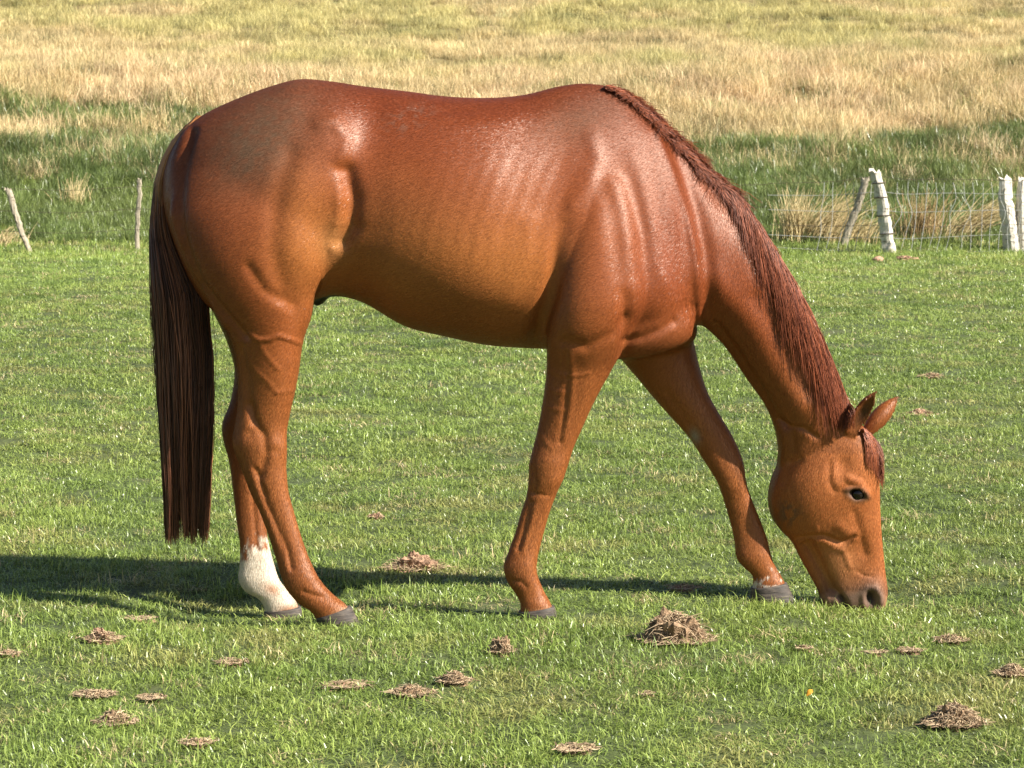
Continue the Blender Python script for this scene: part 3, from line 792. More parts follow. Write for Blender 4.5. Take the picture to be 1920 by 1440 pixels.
# tail
LY = [215, 240, 265, 300, 340, 400, 440, 550, 665, 780, 890, 1005]
LX = [372, 345, 322, 303, 291, 284, 283, 289, 297, 303, 308, 312]
RX = [378, 360, 345, 327, 316, 322, 330, 385, 396, 396, 392, 391]
def tail():
    n, s = 2600, 22
    clump_q = rng.random(70); clump_c = rng.integers(0, 70, n)
    q0 = np.clip(clump_q[clump_c] + rng.normal(0, .09, n), 0, 1)
    py0 = 285 + (rng.random(n) ** .8) * 190
    py1 = 996 + rng.normal(0, 12, n) - (rng.random(n) < .15) * rng.random(n) * 160
    t = np.linspace(0, 1, s)
    py = py0[:, None] + (py1 - py0)[:, None] * t[None, :]
    qq = q0[:, None] + (clump_q[clump_c] - q0)[:, None] * .75 * t[None] ** 1.5 + rng.normal(0, .05, (n, 1)) * np.sin(t * 5 + rng.random((n, 1)) * 6)[:, :]
    gap = np.where(qq > .35, 1, -1) * np.exp(-((qq - .35) / .1) ** 2) * .055 * sstep(880, 1000, py)
    qq = np.clip(qq + gap, -.02, 1.02)
    L = np.interp(py, LY, LX); R = np.interp(py, LY, RX)
    px = L + qq * (R - L)
    stray = rng.random(n) < .04
    px = px + (stray * rng.normal(0, 9, n))[:, None] * np.sin(t * 3)[None]
    hw = np.interp(py, [215, 260, 340, 500, 800, 1005], [.012, .030, .034, .055, .06, .05])
    dy = hw * np.sqrt(np.clip(1 - (2 * qq - 1) ** 2, .02, 1)) * (rng.random((n, 1)) * 2 - 1)
    lock = rng.normal(0, .016, 70)[clump_c][:, None] * sstep(380, 560, py) + .006 * np.sin(py / 60 + rng.random(70)[clump_c][:, None] * 6)
    px = px + 2.2 * np.sin(py / 75 + rng.random(70)[clump_c][:, None] * 6.3) * sstep(450, 700, py)
    x, z = at(px, py, 0)
    P = np.stack([x, dy * .8 + lock, z], -1)
    ton = hair_tones(n, (.040, .016, .010), (.23, .085, .042), .35) * rng.uniform(.45, 1.9, 70)[clump_c][:, None]
    return strands('tail', P, rng.uniform(.0008, .0017, n), ton, M_HAIR, horse)
tail()
def dockhair():
    n, s = 1500, 8
    t0 = rng.random(n); py0 = 216 + t0 * 170
    L = np.interp(py0, LY, LX); R = np.interp(py0, LY, RX) + 6
    q = rng.random(n); t = np.linspace(0, 1, s)
    px0 = L + q * (R - L)
    py = py0[:, None] + t[None] * rng.uniform(40, 80, (n, 1))
    px = np.interp(py, LY, LX) + q[:, None] * (np.interp(py, LY, RX) + 4 - np.interp(py, LY, LX))
    hw = np.interp(py, [215, 240, 300, 420], [.038, .040, .036, .03])
    dy = -hw * np.sqrt(np.clip(1 - (2 * q[:, None] - 1) ** 2, .03, 1)) * (rng.random((n, 1)) * .25 + .85)
    dy = dy * np.where(rng.random((n, 1)) < .3, -1, 1)
    x, z = at(px, py, 0)
    f = np.clip((py0 - 275) / 110, 0, 1)[:, None]
    ton = (np.array([.52, .23, .085]) * (1 - f) + np.array([.09, .032, .015]) * f) * (1 + (rng.random((n, 1)) - .5) * .5)
    strands('tail_head_hair', np.stack([x, dy, z], -1), rng.uniform(.0009, .0016, n), ton, M_HAIR, horse)
dockhair()

# mane
CX = [1140, 1165, 1190, 1215, 1245, 1280, 1320, 1355, 1385, 1410, 1440, 1470, 1495, 1520, 1545, 1565, 1583, 1600, 1612]
CY = [160, 168, 184, 207, 236, 270, 313, 342, 364, 397, 442, 491, 536, 587, 641, 691, 735, 775, 795]
cl = np.concatenate([[0], np.cumsum(np.hypot(np.diff(CX), np.diff(CY)))])
def mane():
    n, s = 7500, 14
    u = rng.random(n) * cl[-1] * .925
    ncl = 170; cc = np.sort(rng.random(ncl) * cl[-1]); ci = np.argmin(np.abs(u[:, None] - cc[None]), 1)
    px0 = np.interp(u, cl, CX); py0 = np.interp(u, cl, CY)
    upper = 1 - sstep(1325, 1400, px0)                       # short ruffled hair near the withers
    cl_l = rng.uniform(.6, 1.35, ncl); cl_a = rng.normal(0, 1, ncl)
    Ls = np.where(upper > .5, np.interp(px0, [1140, 1180, 1250, 1320, 1380], [6, 14, 22, 34, 55]), np.interp(px0, [1380, 1420, 1500, 1570, 1612], [95, 150, 175, 160, 60])) * cl_l[ci] * rng.uniform(.45, 1.15, n)
    Ls = np.where(px0 > 1520, np.minimum(Ls, np.maximum(806 - py0, 25) * rng.uniform(.7, 1.0, n)), Ls)
    t = np.linspace(0, 1, s)[None]
    lift = np.where(upper > .5, rng.uniform(0, 8, n) * sstep(1140, 1230, px0), rng.uniform(0, 10, n))[:, None]
    # first out over the crest, then down the near side
    nx = np.interp(px0, CX, np.gradient(CY, CX)); nrm = np.hypot(1, nx); ox, oy = nx / nrm, -1 / nrm
    out = lift * np.sin(np.clip(t * 2.4, 0, math.pi)) * np.where(t < .65, 1, .6)
    fly = (rng.random(n) < .05)[:, None]
    out = out + fly * rng.uniform(0, 12, (n, 1)) * t
    dirx = np.where(upper > .5, .55 + .16 * cl_a[ci] + rng.normal(0, .18, n), .22 * (1 - sstep(1530, 1580, px0)) + .05 * cl_a[ci] + rng.normal(0, .05, n))[:, None]
    curl = upper[:, None] * np.sin(t * 5 + rng.random((n, 1)) * 5 + 2 * cl_a[ci][:, None]) * 6 + upper[:, None] * rng.normal(0, 7, (n, 1)) * t
    px = px0[:, None] + ox[:, None] * out + dirx * Ls[:, None] * t + curl
    py = py0[:, None] + oy[:, None] * out + Ls[:, None] * t * np.sqrt(np.clip(1 - dirx ** 2 * .5, .2, 1))
    px = px + (np.interp(cc[ci], cl, CX) - px0)[:, None] * .45 * t ** 1.6 + rng.normal(0, 2.5, (n, 1)) * t
    x, z = at(px, py, (np.array([bend(1400, b_ + 60) for b_ in py0]) - .05)[:, None])
    y0 = rng.normal(0, .010, n) + .004 + np.array([bend(1400, b_ + 60) for b_ in py0])
    P = np.zeros((n, s, 3)); lay = rng.uniform(.002, .016, n)
    for i in range(n):
        yprev = y0[i]
        for k in range(s):
            sy = skin_y(x[i, k], z[i, k])
            tgt = (sy - lay[i]) if sy is not None else yprev - .002
            yprev = yprev + (min(tgt, yprev + .004) - yprev) * (.55 if k else 0)
            if sy is not None and k > 1: yprev = min(yprev, sy - .0015)
            P[i, k] = (x[i, k], yprev, z[i, k])
    ton = hair_tones(n, (.10, .024, .011), (.28, .078, .030), .38)
    strands('mane', P, rng.uniform(.0006, .0013, n), ton, M_MANE, horse)
mane()
def forelock():
    n, s = 1700, 12
    q = rng.random(n); t = np.linspace(0, 1, s)[None]
    px0 = 1612 + q * 17 + rng.normal(0, 2, n); py0 = 800 + q * 14
    L = rng.uniform(45, 106, n) * (.62 + .38 * q)
    bow = rng.uniform(5, 14, n)
    px = px0[:, None] + (6 + 24 * q)[:, None] * t ** .8 + bow[:, None] * np.sin(t * math.pi * .9) * .5 + rng.normal(0, 1.5, (n, 1)) * t
    px = np.minimum(px, 1656 - rng.random((n, 1)) * 5)
    py = py0[:, None] + L[:, None] * t
    x, z = at(px, py, .135 - .03)
    P = np.zeros((n, s, 3)); ys = rng.uniform(-.07, .06, n)
    for i in range(n):
        for k in range(s):
            sy = skin_y(x[i, k], z[i, k])
            yt = .135 + ys[i] * (.45 + .55 * k / s)
            if sy is not None and (q[i] < .55): yt = min(yt, sy - .003 - .008 * q[i]) if ys[i] < .01 else yt
            P[i, k] = (x[i, k], yt, z[i, k])
    ton = hair_tones(n, (.13, .034, .014), (.30, .088, .033), .32)
    strands('forelock', P, rng.uniform(.0006, .0013, n), ton, M_MANE, horse)
forelock()

# ------------------------------------------------------------------ ground sheet
def ground():
    ys = np.concatenate([np.arange(-14, -3, .25), np.arange(-3, 6, .06), np.arange(6, 28, .4), np.arange(28, 70, .35), np.arange(70, 150, 2.0), np.array([160, 180, 220, 300, 500, 900, 1490])])
    xs_ = np.concatenate([-np.geomspace(600, 12, 24), np.arange(-11.5, -3, .35), np.arange(-3, 3, .06), np.arange(3, 11.6, .35), np.geomspace(12, 600, 24)])
    X, Y = np.meshgrid(xs_, ys)
    Z = ground_z(X, Y)
    Vg = np.stack([X, Y, Z], -1).reshape(-1, 3); w = len(xs_); h = len(ys)
    i = (np.arange(h - 1)[:, None] * w + np.arange(w - 1)[None]).ravel()
    Fg = np.stack([i, i + 1, i + 1 + w, i + w], 1)
    return tag(new_mesh_object('ground', Vg, Fg, M_GROUND), 'green pasture ground rising to a dry grass slope', None, kind='structure')
ground()

# ------------------------------------------------------------------ grass: scattered tufts (uncountable)
PROTO = bpy.data.collections.new('tuft_sources')      # never linked: only the source of the tufts
def tuft(name, n, spread, h0, h1, width, lean, segs, tone_lo, tone_hi, seed, arch=.5):
    g = np.random.default_rng(seed); Vv, Fv, Tn = [], [], []
    for i in range(n):
        r = spread * math.sqrt(g.random()); a = g.random() * 6.283
        b = np.array([r * math.cos(a), r * math.sin(a), -.01])
        h = g.uniform(h0, h1); la = g.random() * 6.283; ln = abs(g.normal(0, lean)) + .05
        d = np.array([math.cos(la), math.sin(la), 0]); sd = np.array([-d[1], d[0], 0])
        tw = g.uniform(-1, 1); sd = sd * math.cos(tw) + d * math.sin(tw)
        w = width * g.uniform(.6, 1.3); f = tone_lo + (np.array(tone_hi) - np.array(tone_lo)) * g.random()
        k0 = len(Vv)
        for s in range(segs + 1):
            t = s / segs
            ang = ln * (t ** 1.0) * (1 + arch * t)
            p = b + np.array([0, 0, 1]) * h * t * math.cos(min(ang, 1.5) * .75) + d * h * t * math.sin(min(ang, 1.6) * .75)
            ww = w * (1 - t) ** .7
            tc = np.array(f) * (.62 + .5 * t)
            if s < segs:
                Vv += [p - sd * ww * .5, p + sd * ww * .5]; Tn += [tc, tc]
            else:
                Vv.append(p); Tn.append(tc)
        for s in range(segs - 1):
            j = k0 + 2 * s; Fv.append((j, j + 1, j + 3, j + 2))
        j = k0 + 2 * (segs - 1); Fv.append((j, j + 1, j + 2))
    me = bpy.data.meshes.new(name); me.from_pydata([tuple(v) for v in Vv], [], Fv)
    a = me.color_attributes.new('tone', 'FLOAT_COLOR', 'POINT')
    c = np.ones((len(Vv), 4), np.float32); c[:, :3] = np.clip(np.array(Tn), 0, 2); a.data.foreach_set('color', c.ravel())
    return me
def scatter(name, pts, scl, rotz, tint, idx, meshes, mat, label):
    src = bpy.data.collections.new(name + '_sources')
    for i, me in enumerate(meshes):
        me.materials.append(mat)
        src.objects.link(bpy.data.objects.new('%s_tuft_%02d' % (name, i), me))
    me = bpy.data.meshes.new(name); n = len(pts)
    me.vertices.add(n); me.vertices.foreach_set('co', np.asarray(pts, np.float32).ravel())
    for an, typ, dat in (('scl', 'FLOAT_VECTOR', scl), ('rot', 'FLOAT_VECTOR', rotz)):
        a = me.attributes.new(an, typ, 'POINT'); a.data.foreach_set('vector', np.asarray(dat, np.float32).ravel())
    a = me.attributes.new('idx', 'INT', 'POINT'); a.data.foreach_set('value', np.asarray(idx, np.int32))
    a = me.attributes.new('tint', 'FLOAT_COLOR', 'POINT'); c = np.ones((n, 4), np.float32); c[:, :3] = tint; a.data.foreach_set('color', c.ravel())
    me.materials.append(mat)
    o = bpy.data.objects.new(name, me); COL.objects.link(o)
    ng = bpy.data.node_groups.new(name + '_nodes', 'GeometryNodeTree')
    ng.interface.new_socket('Geometry', in_out='INPUT', socket_type='NodeSocketGeometry')
    ng.interface.new_socket('Geometry', in_out='OUTPUT', socket_type='NodeSocketGeometry')
    N_ = ng.nodes.new
    gi, go = N_('NodeGroupInput'), N_('NodeGroupOutput')
    ci = N_('GeometryNodeCollectionInfo'); ci.inputs['Collection'].default_value = src
    ci.inputs['Separate Children'].default_value = True; ci.inputs['Reset Children'].default_value = True
    ip = N_('GeometryNodeInstanceOnPoints'); ip.inputs['Pick Instance'].default_value = True
    def na(nm, typ):
        x = N_('GeometryNodeInputNamedAttribute'); x.data_type = typ; x.inputs['Name'].default_value = nm; return x.outputs[0]
    ln = ng.links.new
    ln(gi.outputs[0], ip.inputs['Points']); ln(ci.outputs[0], ip.inputs['Instance'])
    ln(na('idx', 'INT'), ip.inputs['Instance Index']); ln(na('rot', 'FLOAT_VECTOR'), ip.inputs['Rotation']); ln(na('scl', 'FLOAT_VECTOR'), ip.inputs['Scale'])
    ln(ip.outputs[0], go.inputs[0])
    md = o.modifiers.new('tufts', 'NODES'); md.node_group = ng
    return tag(o, label, None, kind='stuff')

def wedge(d0, d1, dens, margin):
    """random points of the strip of ground between two distances, a little wider than the view"""
    out = []
    dd = np.geomspace(d0, d1, 24)
    for a, b in zip(dd[:-1], dd[1:]):
        hw = b * .2095 + margin + .06 * max(0, b - 8)
        k = int(2 * hw * (b - a) * dens(.5 * (a + b)))
        out.append(np.stack([rng.uniform(-hw, hw, k), CAM_Y + rng.uniform(a, b, k)], 1))
    return np.vstack(out)

# clods seen in the photograph: px, py, width px, height px, kind
CLODS = [
    (1266, 1204, 112, 74, 2, 'largest shaggy tan clod of dead grass, right of the near fore hoof'),
    (1790, 1362, 92, 56, 2, 'brown torn turf clod in the lower right corner of the pasture'),
    (192, 1204, 72, 30, 1, 'low pinkish brown clod below the shadow on the left'),
    (14, 1232, 44, 18, 1, 'small brown clod cut by the left edge of the photo'),
    (262, 1166, 56, 14, 1, 'flat tan clod at the edge of the hind leg shadow'),
    (216, 1362, 62, 40, 2, 'tall reddish brown clod in the lower left corner'),
    (176, 1310, 62, 20, 2, 'flat straw clod just above the tall clod at lower left'),
    (284, 1316, 42, 16, 2, 'small straw scrap right of the flat straw clod at lower left'),
    (434, 1248, 52, 20, 1, 'small dark brown clod straight below the white hind sock'),
    (372, 1400, 62, 22, 1, 'dark crumbled clod near the bottom edge on the left'),
    (940, 1228, 44, 44, 3, 'upright pale straw tuft below the near fore hoof'),
    (852, 1284, 52, 34, 2, 'round dark clod beside a small black hole'),
    (770, 1306, 66, 30, 3, 'flat mat of dry straw left of the black hole'),
    (650, 1292, 74, 20, 1, 'long low brown patch of earth left of the straw mat'),
    (776, 1068, 104, 34, 1, 'lumpy tan clod behind the horse between its hind and fore legs'),
    (1280, 1108, 56, 16, 1, 'reddish patch inside the shadow near the far fore hoof'),
    (1724, 780, 54, 18, 1, 'brown mound in the grass to the right of the ears'),
    (1744, 708, 40, 12, 3, 'pale straw wisp far behind the ears'),
    (1782, 1206, 52, 22, 3, 'pale straw clod right of the muzzle'),
    (1708, 1226, 44, 16, 1, 'low brown clod between the muzzle and the pale straw clod'),
    (1640, 1230, 36, 12, 1, 'small dark scrape of soil below the nostril'),
    (1506, 1222, 28, 18, 1, 'small pinkish clod below the chin'),
    (1898, 1270, 54, 34, 2, 'brown straw clod at the right edge of the photo'),
    (1214, 1308, 26, 16, 1, 'small rounded clod below the largest shaggy clod'),
    (1080, 1412, 60, 20, 3, 'thin straw litter near the bottom edge at centre'),
    (706, 974, 30, 18, 1, 'small brown clod seen between hind legs and fore legs farther off'),
    (1652, 980, 20, 14, 1, 'tiny pinkish clod just right of the forehead'),
    (1700, 488, 44, 10, 1, 'low brown clod in the grass before the pale log post'),
]
def ground_point(px, py):
    ca, sa = math.cos(PITCH), math.sin(PITCH)
    dx, dy, dz = px - 960., F_PX * ca + (720 - py) * sa, -F_PX * sa + (720 - py) * ca
    s = CAM_Z / -dz
    for _ in range(6):
        x, y = s * dx, CAM_Y + s * dy
        s = (CAM_Z - float(ground_z(x, y))) / -dz
    return s * dx, CAM_Y + s * dy, s * F_PX   # also: distance along the view axis
CL = [(ground_point(px, py), w, h) for px, py, w, h, k, l in CLODS]
HOLE = ground_point(812, 1292); HOLE2 = ground_point(1722, 1376)

def lawn():
    dens = lambda d: np.interp(d, [5, 9, 13, 20, 45], [430, 330, 150, 60, 30])
    P = wedge(4.9, 46, dens, 1.3)
    keep = np.ones(len(P), bool)
    for (gx_, gy_, sc_), w, h in CL:
        r = w / F_PX * (gy_ - CAM_Y) * .42
        keep &= ~(((P[:, 0] - gx_) ** 2 + ((P[:, 1] - gy_) * .8) ** 2 < r * r) & (rng.random(len(P)) < .8))
    for gx_, gy_, _ in (HOLE, HOLE2): keep &= (P[:, 0] - gx_) ** 2 + ((P[:, 1] - gy_) * .7) ** 2 > .045 ** 2
    P = P[keep]; n = len(P)
    d = P[:, 1] - CAM_Y
    big = np.interp(d, [5, 10, 20, 45], [1, 1.08, 1.9, 2.6])
    hgt = np.interp(d, [5, 10, 20, 33, 40, 46], [.66, .66, .85, 1.15, 3.4, 4.0]) * (.35 + 1.25 * fbm(P[:, 0] * 2.2, P[:, 1] * 2.2, 4)) * rng.uniform(.75, 1.2, n)
    S = np.stack([big, big, hgt], 1)
    patch = fbm(P[:, 0] * 1.7 + 40, P[:, 1] * 1.2, 4); pt2 = fbm(P[:, 0] * .35 + 11, P[:, 1] * .5 + 7, 3); yel = fbm(P[:, 0] * 4 + 5, P[:, 1] * 4 + 60, 3)
    c = np.array([.262, .350, .078]) + (patch[:, None] - .5) * np.array([.17, .16, .04]) + (pt2[:, None] - .5) * np.array([.09, .12, .03])
    yw = sstep(.58, .76, yel)[:, None] * .6
    c = c * (1 - yw) + np.array([.42, .38, .14]) * yw
    c *= rng.uniform(.75, 1.25, (n, 1))
    dry = rng.random(n) < .03 + .10 * sstep(.60, .78, fbm(P[:, 0] * 2.3 + 90, P[:, 1] * 2.3, 3))
    c[dry] = np.array([.52, .44, .22]) * rng.uniform(.8, 1.2, (dry.sum(), 1))
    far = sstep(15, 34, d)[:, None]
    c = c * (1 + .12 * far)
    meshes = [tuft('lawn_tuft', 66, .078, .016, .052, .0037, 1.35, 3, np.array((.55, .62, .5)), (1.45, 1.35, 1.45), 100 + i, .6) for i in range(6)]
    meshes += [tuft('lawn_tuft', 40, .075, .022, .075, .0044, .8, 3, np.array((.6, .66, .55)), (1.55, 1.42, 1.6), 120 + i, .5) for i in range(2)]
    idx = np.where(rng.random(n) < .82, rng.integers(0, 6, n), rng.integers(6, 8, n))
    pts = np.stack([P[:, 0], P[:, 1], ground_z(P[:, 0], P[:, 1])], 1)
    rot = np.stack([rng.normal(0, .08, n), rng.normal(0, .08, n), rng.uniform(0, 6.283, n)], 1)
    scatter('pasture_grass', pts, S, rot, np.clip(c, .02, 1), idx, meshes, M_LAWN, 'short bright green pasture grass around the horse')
lawn()

# how green (0) or dry (1) the bank is at a place
def dryness(x, y):
    d = y - CAM_Y
    n = fbm(x * .35 + 70, y * .22 + 3, 4) - .5
    n2 = fbm(x * 1.3 + 7, y * .9 + 33, 3) - .5
    xr = np.clip(x / (d * .2087), -1.3, 1.3)                   # -1 left edge .. 1 right edge of the strip
    edge = np.interp(xr, [-1.3, -1, -.45, .3, .6, .8, 1.3], [51.5, 51.5, 51.0, 48.6, 47.4, 47.6, 47.4])
    v = np.maximum(sstep(-3.2, 3.2, d - edge + n * 17 + n2 * 9), .4 * sstep(.02, .2, n2))
    gband = np.exp(-((d - (54.3 - .2 * (xr + .8))) / 1.1) ** 2) * sstep(-.35, -.62, xr) * .95        # shaded green terrace at the left
    gb2 = np.exp(-((d - 51.0 - xr * .6) / 1.2) ** 2) * sstep(.72, .95, xr) * .9
    return np.clip(v - gband - gb2, 0, 1)
def rank_grass():
    P = wedge(38.3, 62, lambda d: np.interp(d, [38, 40, 46, 53, 62], [20, 32, 34, 26, 9]), 2.0)
    dr = dryness(P[:, 0], P[:, 1])
    P = P[(rng.random(len(P)) > dr * .93)]; n = len(P); dr = dryness(P[:, 0], P[:, 1])
    patch = fbm(P[:, 0] * .8 + 4, P[:, 1] * .6 + 19, 4)
    c = np.array([.150, .195, .062]) * (.45 + 1.15 * patch[:, None]) + dr[:, None] * np.array([.05, .035, .012])
    lt = sstep(.5, .75, fbm(P[:, 0] * .45 + 14, P[:, 1] * .5, 3))[:, None]
    c = c * (1 - .45 * lt) + np.array([.26, .30, .10]) * .45 * lt
    c *= rng.uniform(.75, 1.25, (n, 1))
    meshes = [tuft('rank_tuft', 60, .17, .14, .40, .011, .55, 3, np.array((.75, .8, .75)), (1.2, 1.2, 1.1), 200 + i, .7) for i in range(5)]
    s = rng.uniform(.75, 1.25, n) * (.7 + .6 * fbm(P[:, 0] * .6, P[:, 1] * .6 + 8, 3)) * np.interp(P[:, 1] - CAM_Y, [38, 40, 45], [.55, .8, 1.0]); S = np.stack([s * 1.25, s * 1.25, s], 1)
    pts = np.stack([P[:, 0], P[:, 1], ground_z(P[:, 0], P[:, 1])], 1)
    rot = np.stack([rng.normal(0, .1, n), rng.normal(0, .1, n), rng.uniform(0, 6.283, n)], 1)
    scatter('rank_grass', pts, S, rot, c, rng.integers(0, 5, n), meshes, M_LAWN, 'rank dark green grass on the bank behind the wire fence')
rank_grass()
def dry_grass():
    P = wedge(44, 128, lambda d: np.interp(d, [44, 50, 60, 75, 128], [16, 16, 15, 8, 2.6]), 2.5)
    dr = dryness(P[:, 0], P[:, 1]); d = P[:, 1] - CAM_Y
    gap = sstep(.30, .48, fbm(P[:, 0] * .9 + 21, P[:, 1] * .7 + 2, 3))
    k = (rng.random(len(P)) < np.clip(dr, .24, 1) * (.35 + .65 * gap)); P = P[k]; dr = dr[k]; d = d[k]; n = len(P)
    n1 = fbm(P[:, 0] * .22 + 2, P[:, 1] * .12 + 5, 4)[:, None]; n2 = fbm(P[:, 0] * .5 + 50, P[:, 1] * .25 + 9, 3)[:, None]
    c = np.array([.74, .60, .335]) * (.70 + .6 * n2)
    yg = sstep(.46, .64, n1) * sstep(56, 66, d)[:, None]
    c = c * (1 - yg * .75) + np.array([.58, .55, .23]) * yg * .75
    pk = (sstep(.52, .68, n2) * (1 - sstep(60, 72, d)[:, None]))
    c = c * (1 - pk * .5) + np.array([.74, .54, .36]) * pk * .5
    grn = (rng.random(n) < .10)[:, None]
    c = np.where(grn, c * .35 + np.array([.12, .15, .045]) * .65, c)
    c *= rng.uniform(.62, 1.3, (n, 1))
    meshes = [tuft('dry_tuft', 58, .24, .22, .62, .011, .5, 4, np.array((.75, .72, .68)), (1.3, 1.28, 1.25), 300 + i, .9) for i in range(5)]
    meshes += [tuft('dry_tuft', 46, .26, .15, .55, .012, 1.3, 4, np.array((.8, .76, .7)), (1.3, 1.25, 1.2), 320 + i, .6) for i in range(3)]
    s = np.interp(d, [45, 53, 58, 66, 90, 128], [.75, 1.0, .9, .65, .7, .9]) * rng.uniform(.7, 1.25, n)
    wd = np.interp(d, [45, 60, 128], [1.1, 1.4, 2.4])
    S = np.stack([s * wd, s * wd, s], 1)
    idx = np.where(rng.random(n) < np.interp(d, [48, 53, 56, 70], [.35, .5, .75, .6]), rng.integers(0, 5, n), rng.integers(5, 8, n))
    pts = np.stack([P[:, 0], P[:, 1], ground_z(P[:, 0], P[:, 1])], 1)
    rot = np.stack([rng.normal(0, .12, n), rng.normal(0, .12, n), rng.uniform(0, 6.283, n)], 1)
    scatter('dry_grass', pts, S, rot, np.clip(c, .03, .9), idx, meshes, M_DRY, 'tall straw coloured dry grass covering the slope behind')
dry_grass()

# ------------------------------------------------------------------ fence posts and netting
FY = 29.6
def fence_ground(px, py):
    x, y, _ = ground_point(px, py); return x, y
def post(name, label, bot, top, Y, wpx0, wpx1, mat, seed, forked=False, knots=0, group='stakes of the wire fence'):
    g = np.random.default_rng(seed)
    x0, _z = at(bot[0], bot[1], Y); x1, z1 = at(top[0], top[1], Y)
    x0 = float(x0); zb = float(ground_z(x0, Y)) - .12
    root = empty(name, (x0, Y, zb))
    sc = (Y - CAM_Y) / F_PX
    def limb(nm, a, b, r0, r1, jag):
        n, K = 22, 14; Vv = []
        for i in range(n):
            t = i / (n - 1); c = a + (b - a) * t + np.array([g.normal(0, .006), 0, 0]) + np.array([math.sin(t * 7 + seed) * .012, 0, 0])
            r = r0 + (r1 - r0) * t
            if knots and (i % 6 == 3): r *= 1.12
            for j in range(K):
                f = 2 * math.pi * j / K
                rr = r * (1 + .10 * math.sin(3 * f + seed + t * 2) + g.normal(0, .05))
                zj = g.uniform(-jag, jag) if i == n - 1 else 0
                Vv.append(c + np.array([rr * math.cos(f), rr * math.sin(f), zj]))
        Fv = [(i * K + j, i * K + (j + 1) % K, (i + 1) * K + (j + 1) % K, (i + 1) * K + j) for i in range(n - 1) for j in range(K)]
        Vv.append(b + np.array([0, 0, -.03])); Vv.append(a)
        for j in range(K):
            Fv.append(((n - 1) * K + j, (n - 1) * K + (j + 1) % K, n * K)); Fv.append((j, n * K + 1, (j + 1) % K))
        return new_mesh_object(nm, np.array(Vv), Fv, mat, root, smooth=False)
    B = np.array([0, 0, 0.]); T = np.array([float(x1) - x0, g.uniform(-.03, .03), float(z1) - zb])
    if not forked:
        limb('trunk', B, T, wpx0 * sc / 2, wpx1 * sc / 2, .04)
    else:
        limb('trunk', B + np.array([-.02, 0, 0]), T + np.array([-.13, 0, 0]), wpx0 * sc * .36, wpx1 * sc * .26, .07)
        limb('trunk', B + np.array([.13, .04, 0]), T + np.array([.16, .03, -.03]), wpx0 * sc * .34, wpx1 * sc * .22, .06)
    # staples / wire wraps
    if knots:
        for kz in (.3, .5, .7, .86):
            K = 14; r = (wpx0 + (wpx1 - wpx0) * kz) * sc / 2 * 1.16
            c = B + (T - B) * kz
            Vv = []
            for s_ in (0, 1):
                for rad in (r, r + .008):
                    for j in range(K):
                        f = 2 * math.pi * j / K; Vv.append(c + np.array([rad * math.cos(f), rad * math.sin(f), s_ * .014 + .01 * math.cos(f)]))
            q = lambda a, b: [(a * K + j, a * K + (j + 1) % K, b * K + (j + 1) % K, b * K + j) for j in range(K)]
            new_mesh_object('wire_wrap', np.array(Vv), q(0, 1) + q(1, 3) + q(3, 2) + q(2, 0), M_RUSTY, root)
    return tag(root, label, 'post', group)
post('fence_post', 'grey stake leaning left at the far left edge of the fence', (60, 478), (14, 354), 29.4, 10, 12, M_POST, 1)
post('fence_post', 'thin upright stake just left of the tail', (257, 470), (261, 337), 29.9, 8, 9, M_POST, 2)
post('fence_post', 'slanted dark stake propped beside the pale log post', (1577, 460), (1624, 334), 30.6, 15, 14, M_POST, 3)
post('fence_post', 'pale log post with wire wraps, tilted to the left', (1672, 476), (1644, 320), 29.5, 25, 20, M_BIRCH, 4, knots=1)
post('fence_post', 'broad whitish split trunk post at the right edge', (1901, 467), (1899, 332), 30.0, 46, 44, M_BIRCH, 6, forked=True)

def tube_path(pts, r, K=5):
    P = np.array(pts, float); T = np.gradient(P, axis=0); T /= np.maximum(np.linalg.norm(T, axis=1, keepdims=True), 1e-9)
    A = np.cross(T, np.array([.2, 1, .3])); A /= np.linalg.norm(A, axis=1, keepdims=True); B = np.cross(T, A)
    Vv = np.vstack([[P[i] + r * (A[i] * math.cos(2 * math.pi * j / K) + B[i] * math.sin(2 * math.pi * j / K)) for j in range(K)] for i in range(len(P))])
    Fv = [(i * K + j, i * K + (j + 1) % K, (i + 1) * K + (j + 1) % K, (i + 1) * K + j) for i in range(len(P) - 1) for j in range(K)]
    return Vv, Fv
def px_path(pts, Y):
    out = []
    for px, py in pts:
        x, z = at(px, py, Y); out.append((float(x), Y, float(z)))
    return out
net = empty('wire_netting', (float(at(1740, 478, 29.75)[0]), 29.75, float(ground_z(at(1740, 478, 29.75)[0], 29.75))))
tag(net, 'square wire netting between the pale log post and the split trunk', 'netting')
def wire(nm, pts, Y, r, m, parent):
    P = np.array(px_path(pts, Y)); 
    Vv, Fv = tube_path(catmull(P, 6), r)
    loc = np.array(parent.location); return new_mesh_object(nm, Vv - loc, Fv, m, parent)
g_ = np.random.default_rng(8)
for k, (ya, yb, yc, yd) in enumerate([(344, 331, 336, 338), (366, 360, 362, 364), (393, 394, 396, 394), (421, 422, 424, 421), (440, 445, 444, 440), (463, 470, 474, 470)]):
    wire('horizontal_wire', [(1440, ya), (1560, (ya + yb) / 2 + 3), (1645, yb), (1700, (yb + yc) / 2 + 3), (1780, yc), (1880, yd), (2000, yd + 2), (2150, yd)], 29.72, .0035, M_RUSTY if k in (0, 3) else M_WIRE, net)
for k in range(27):
    x = 1548 + k * 17.2 + g_.normal(0, 1.5); b = g_.normal(0, 5)
    if abs(x - 1660) < 9: continue
    lean = -14 if x < 1800 else -4
    wire('vertical_wire', [(x, 342), (x + 1 + g_.normal(0, 2), 372), (x + b, 400), (x + lean * .4 + g_.normal(0, 2), 432), (x + lean, 470)], 29.70, .0042, M_WIRE, net)
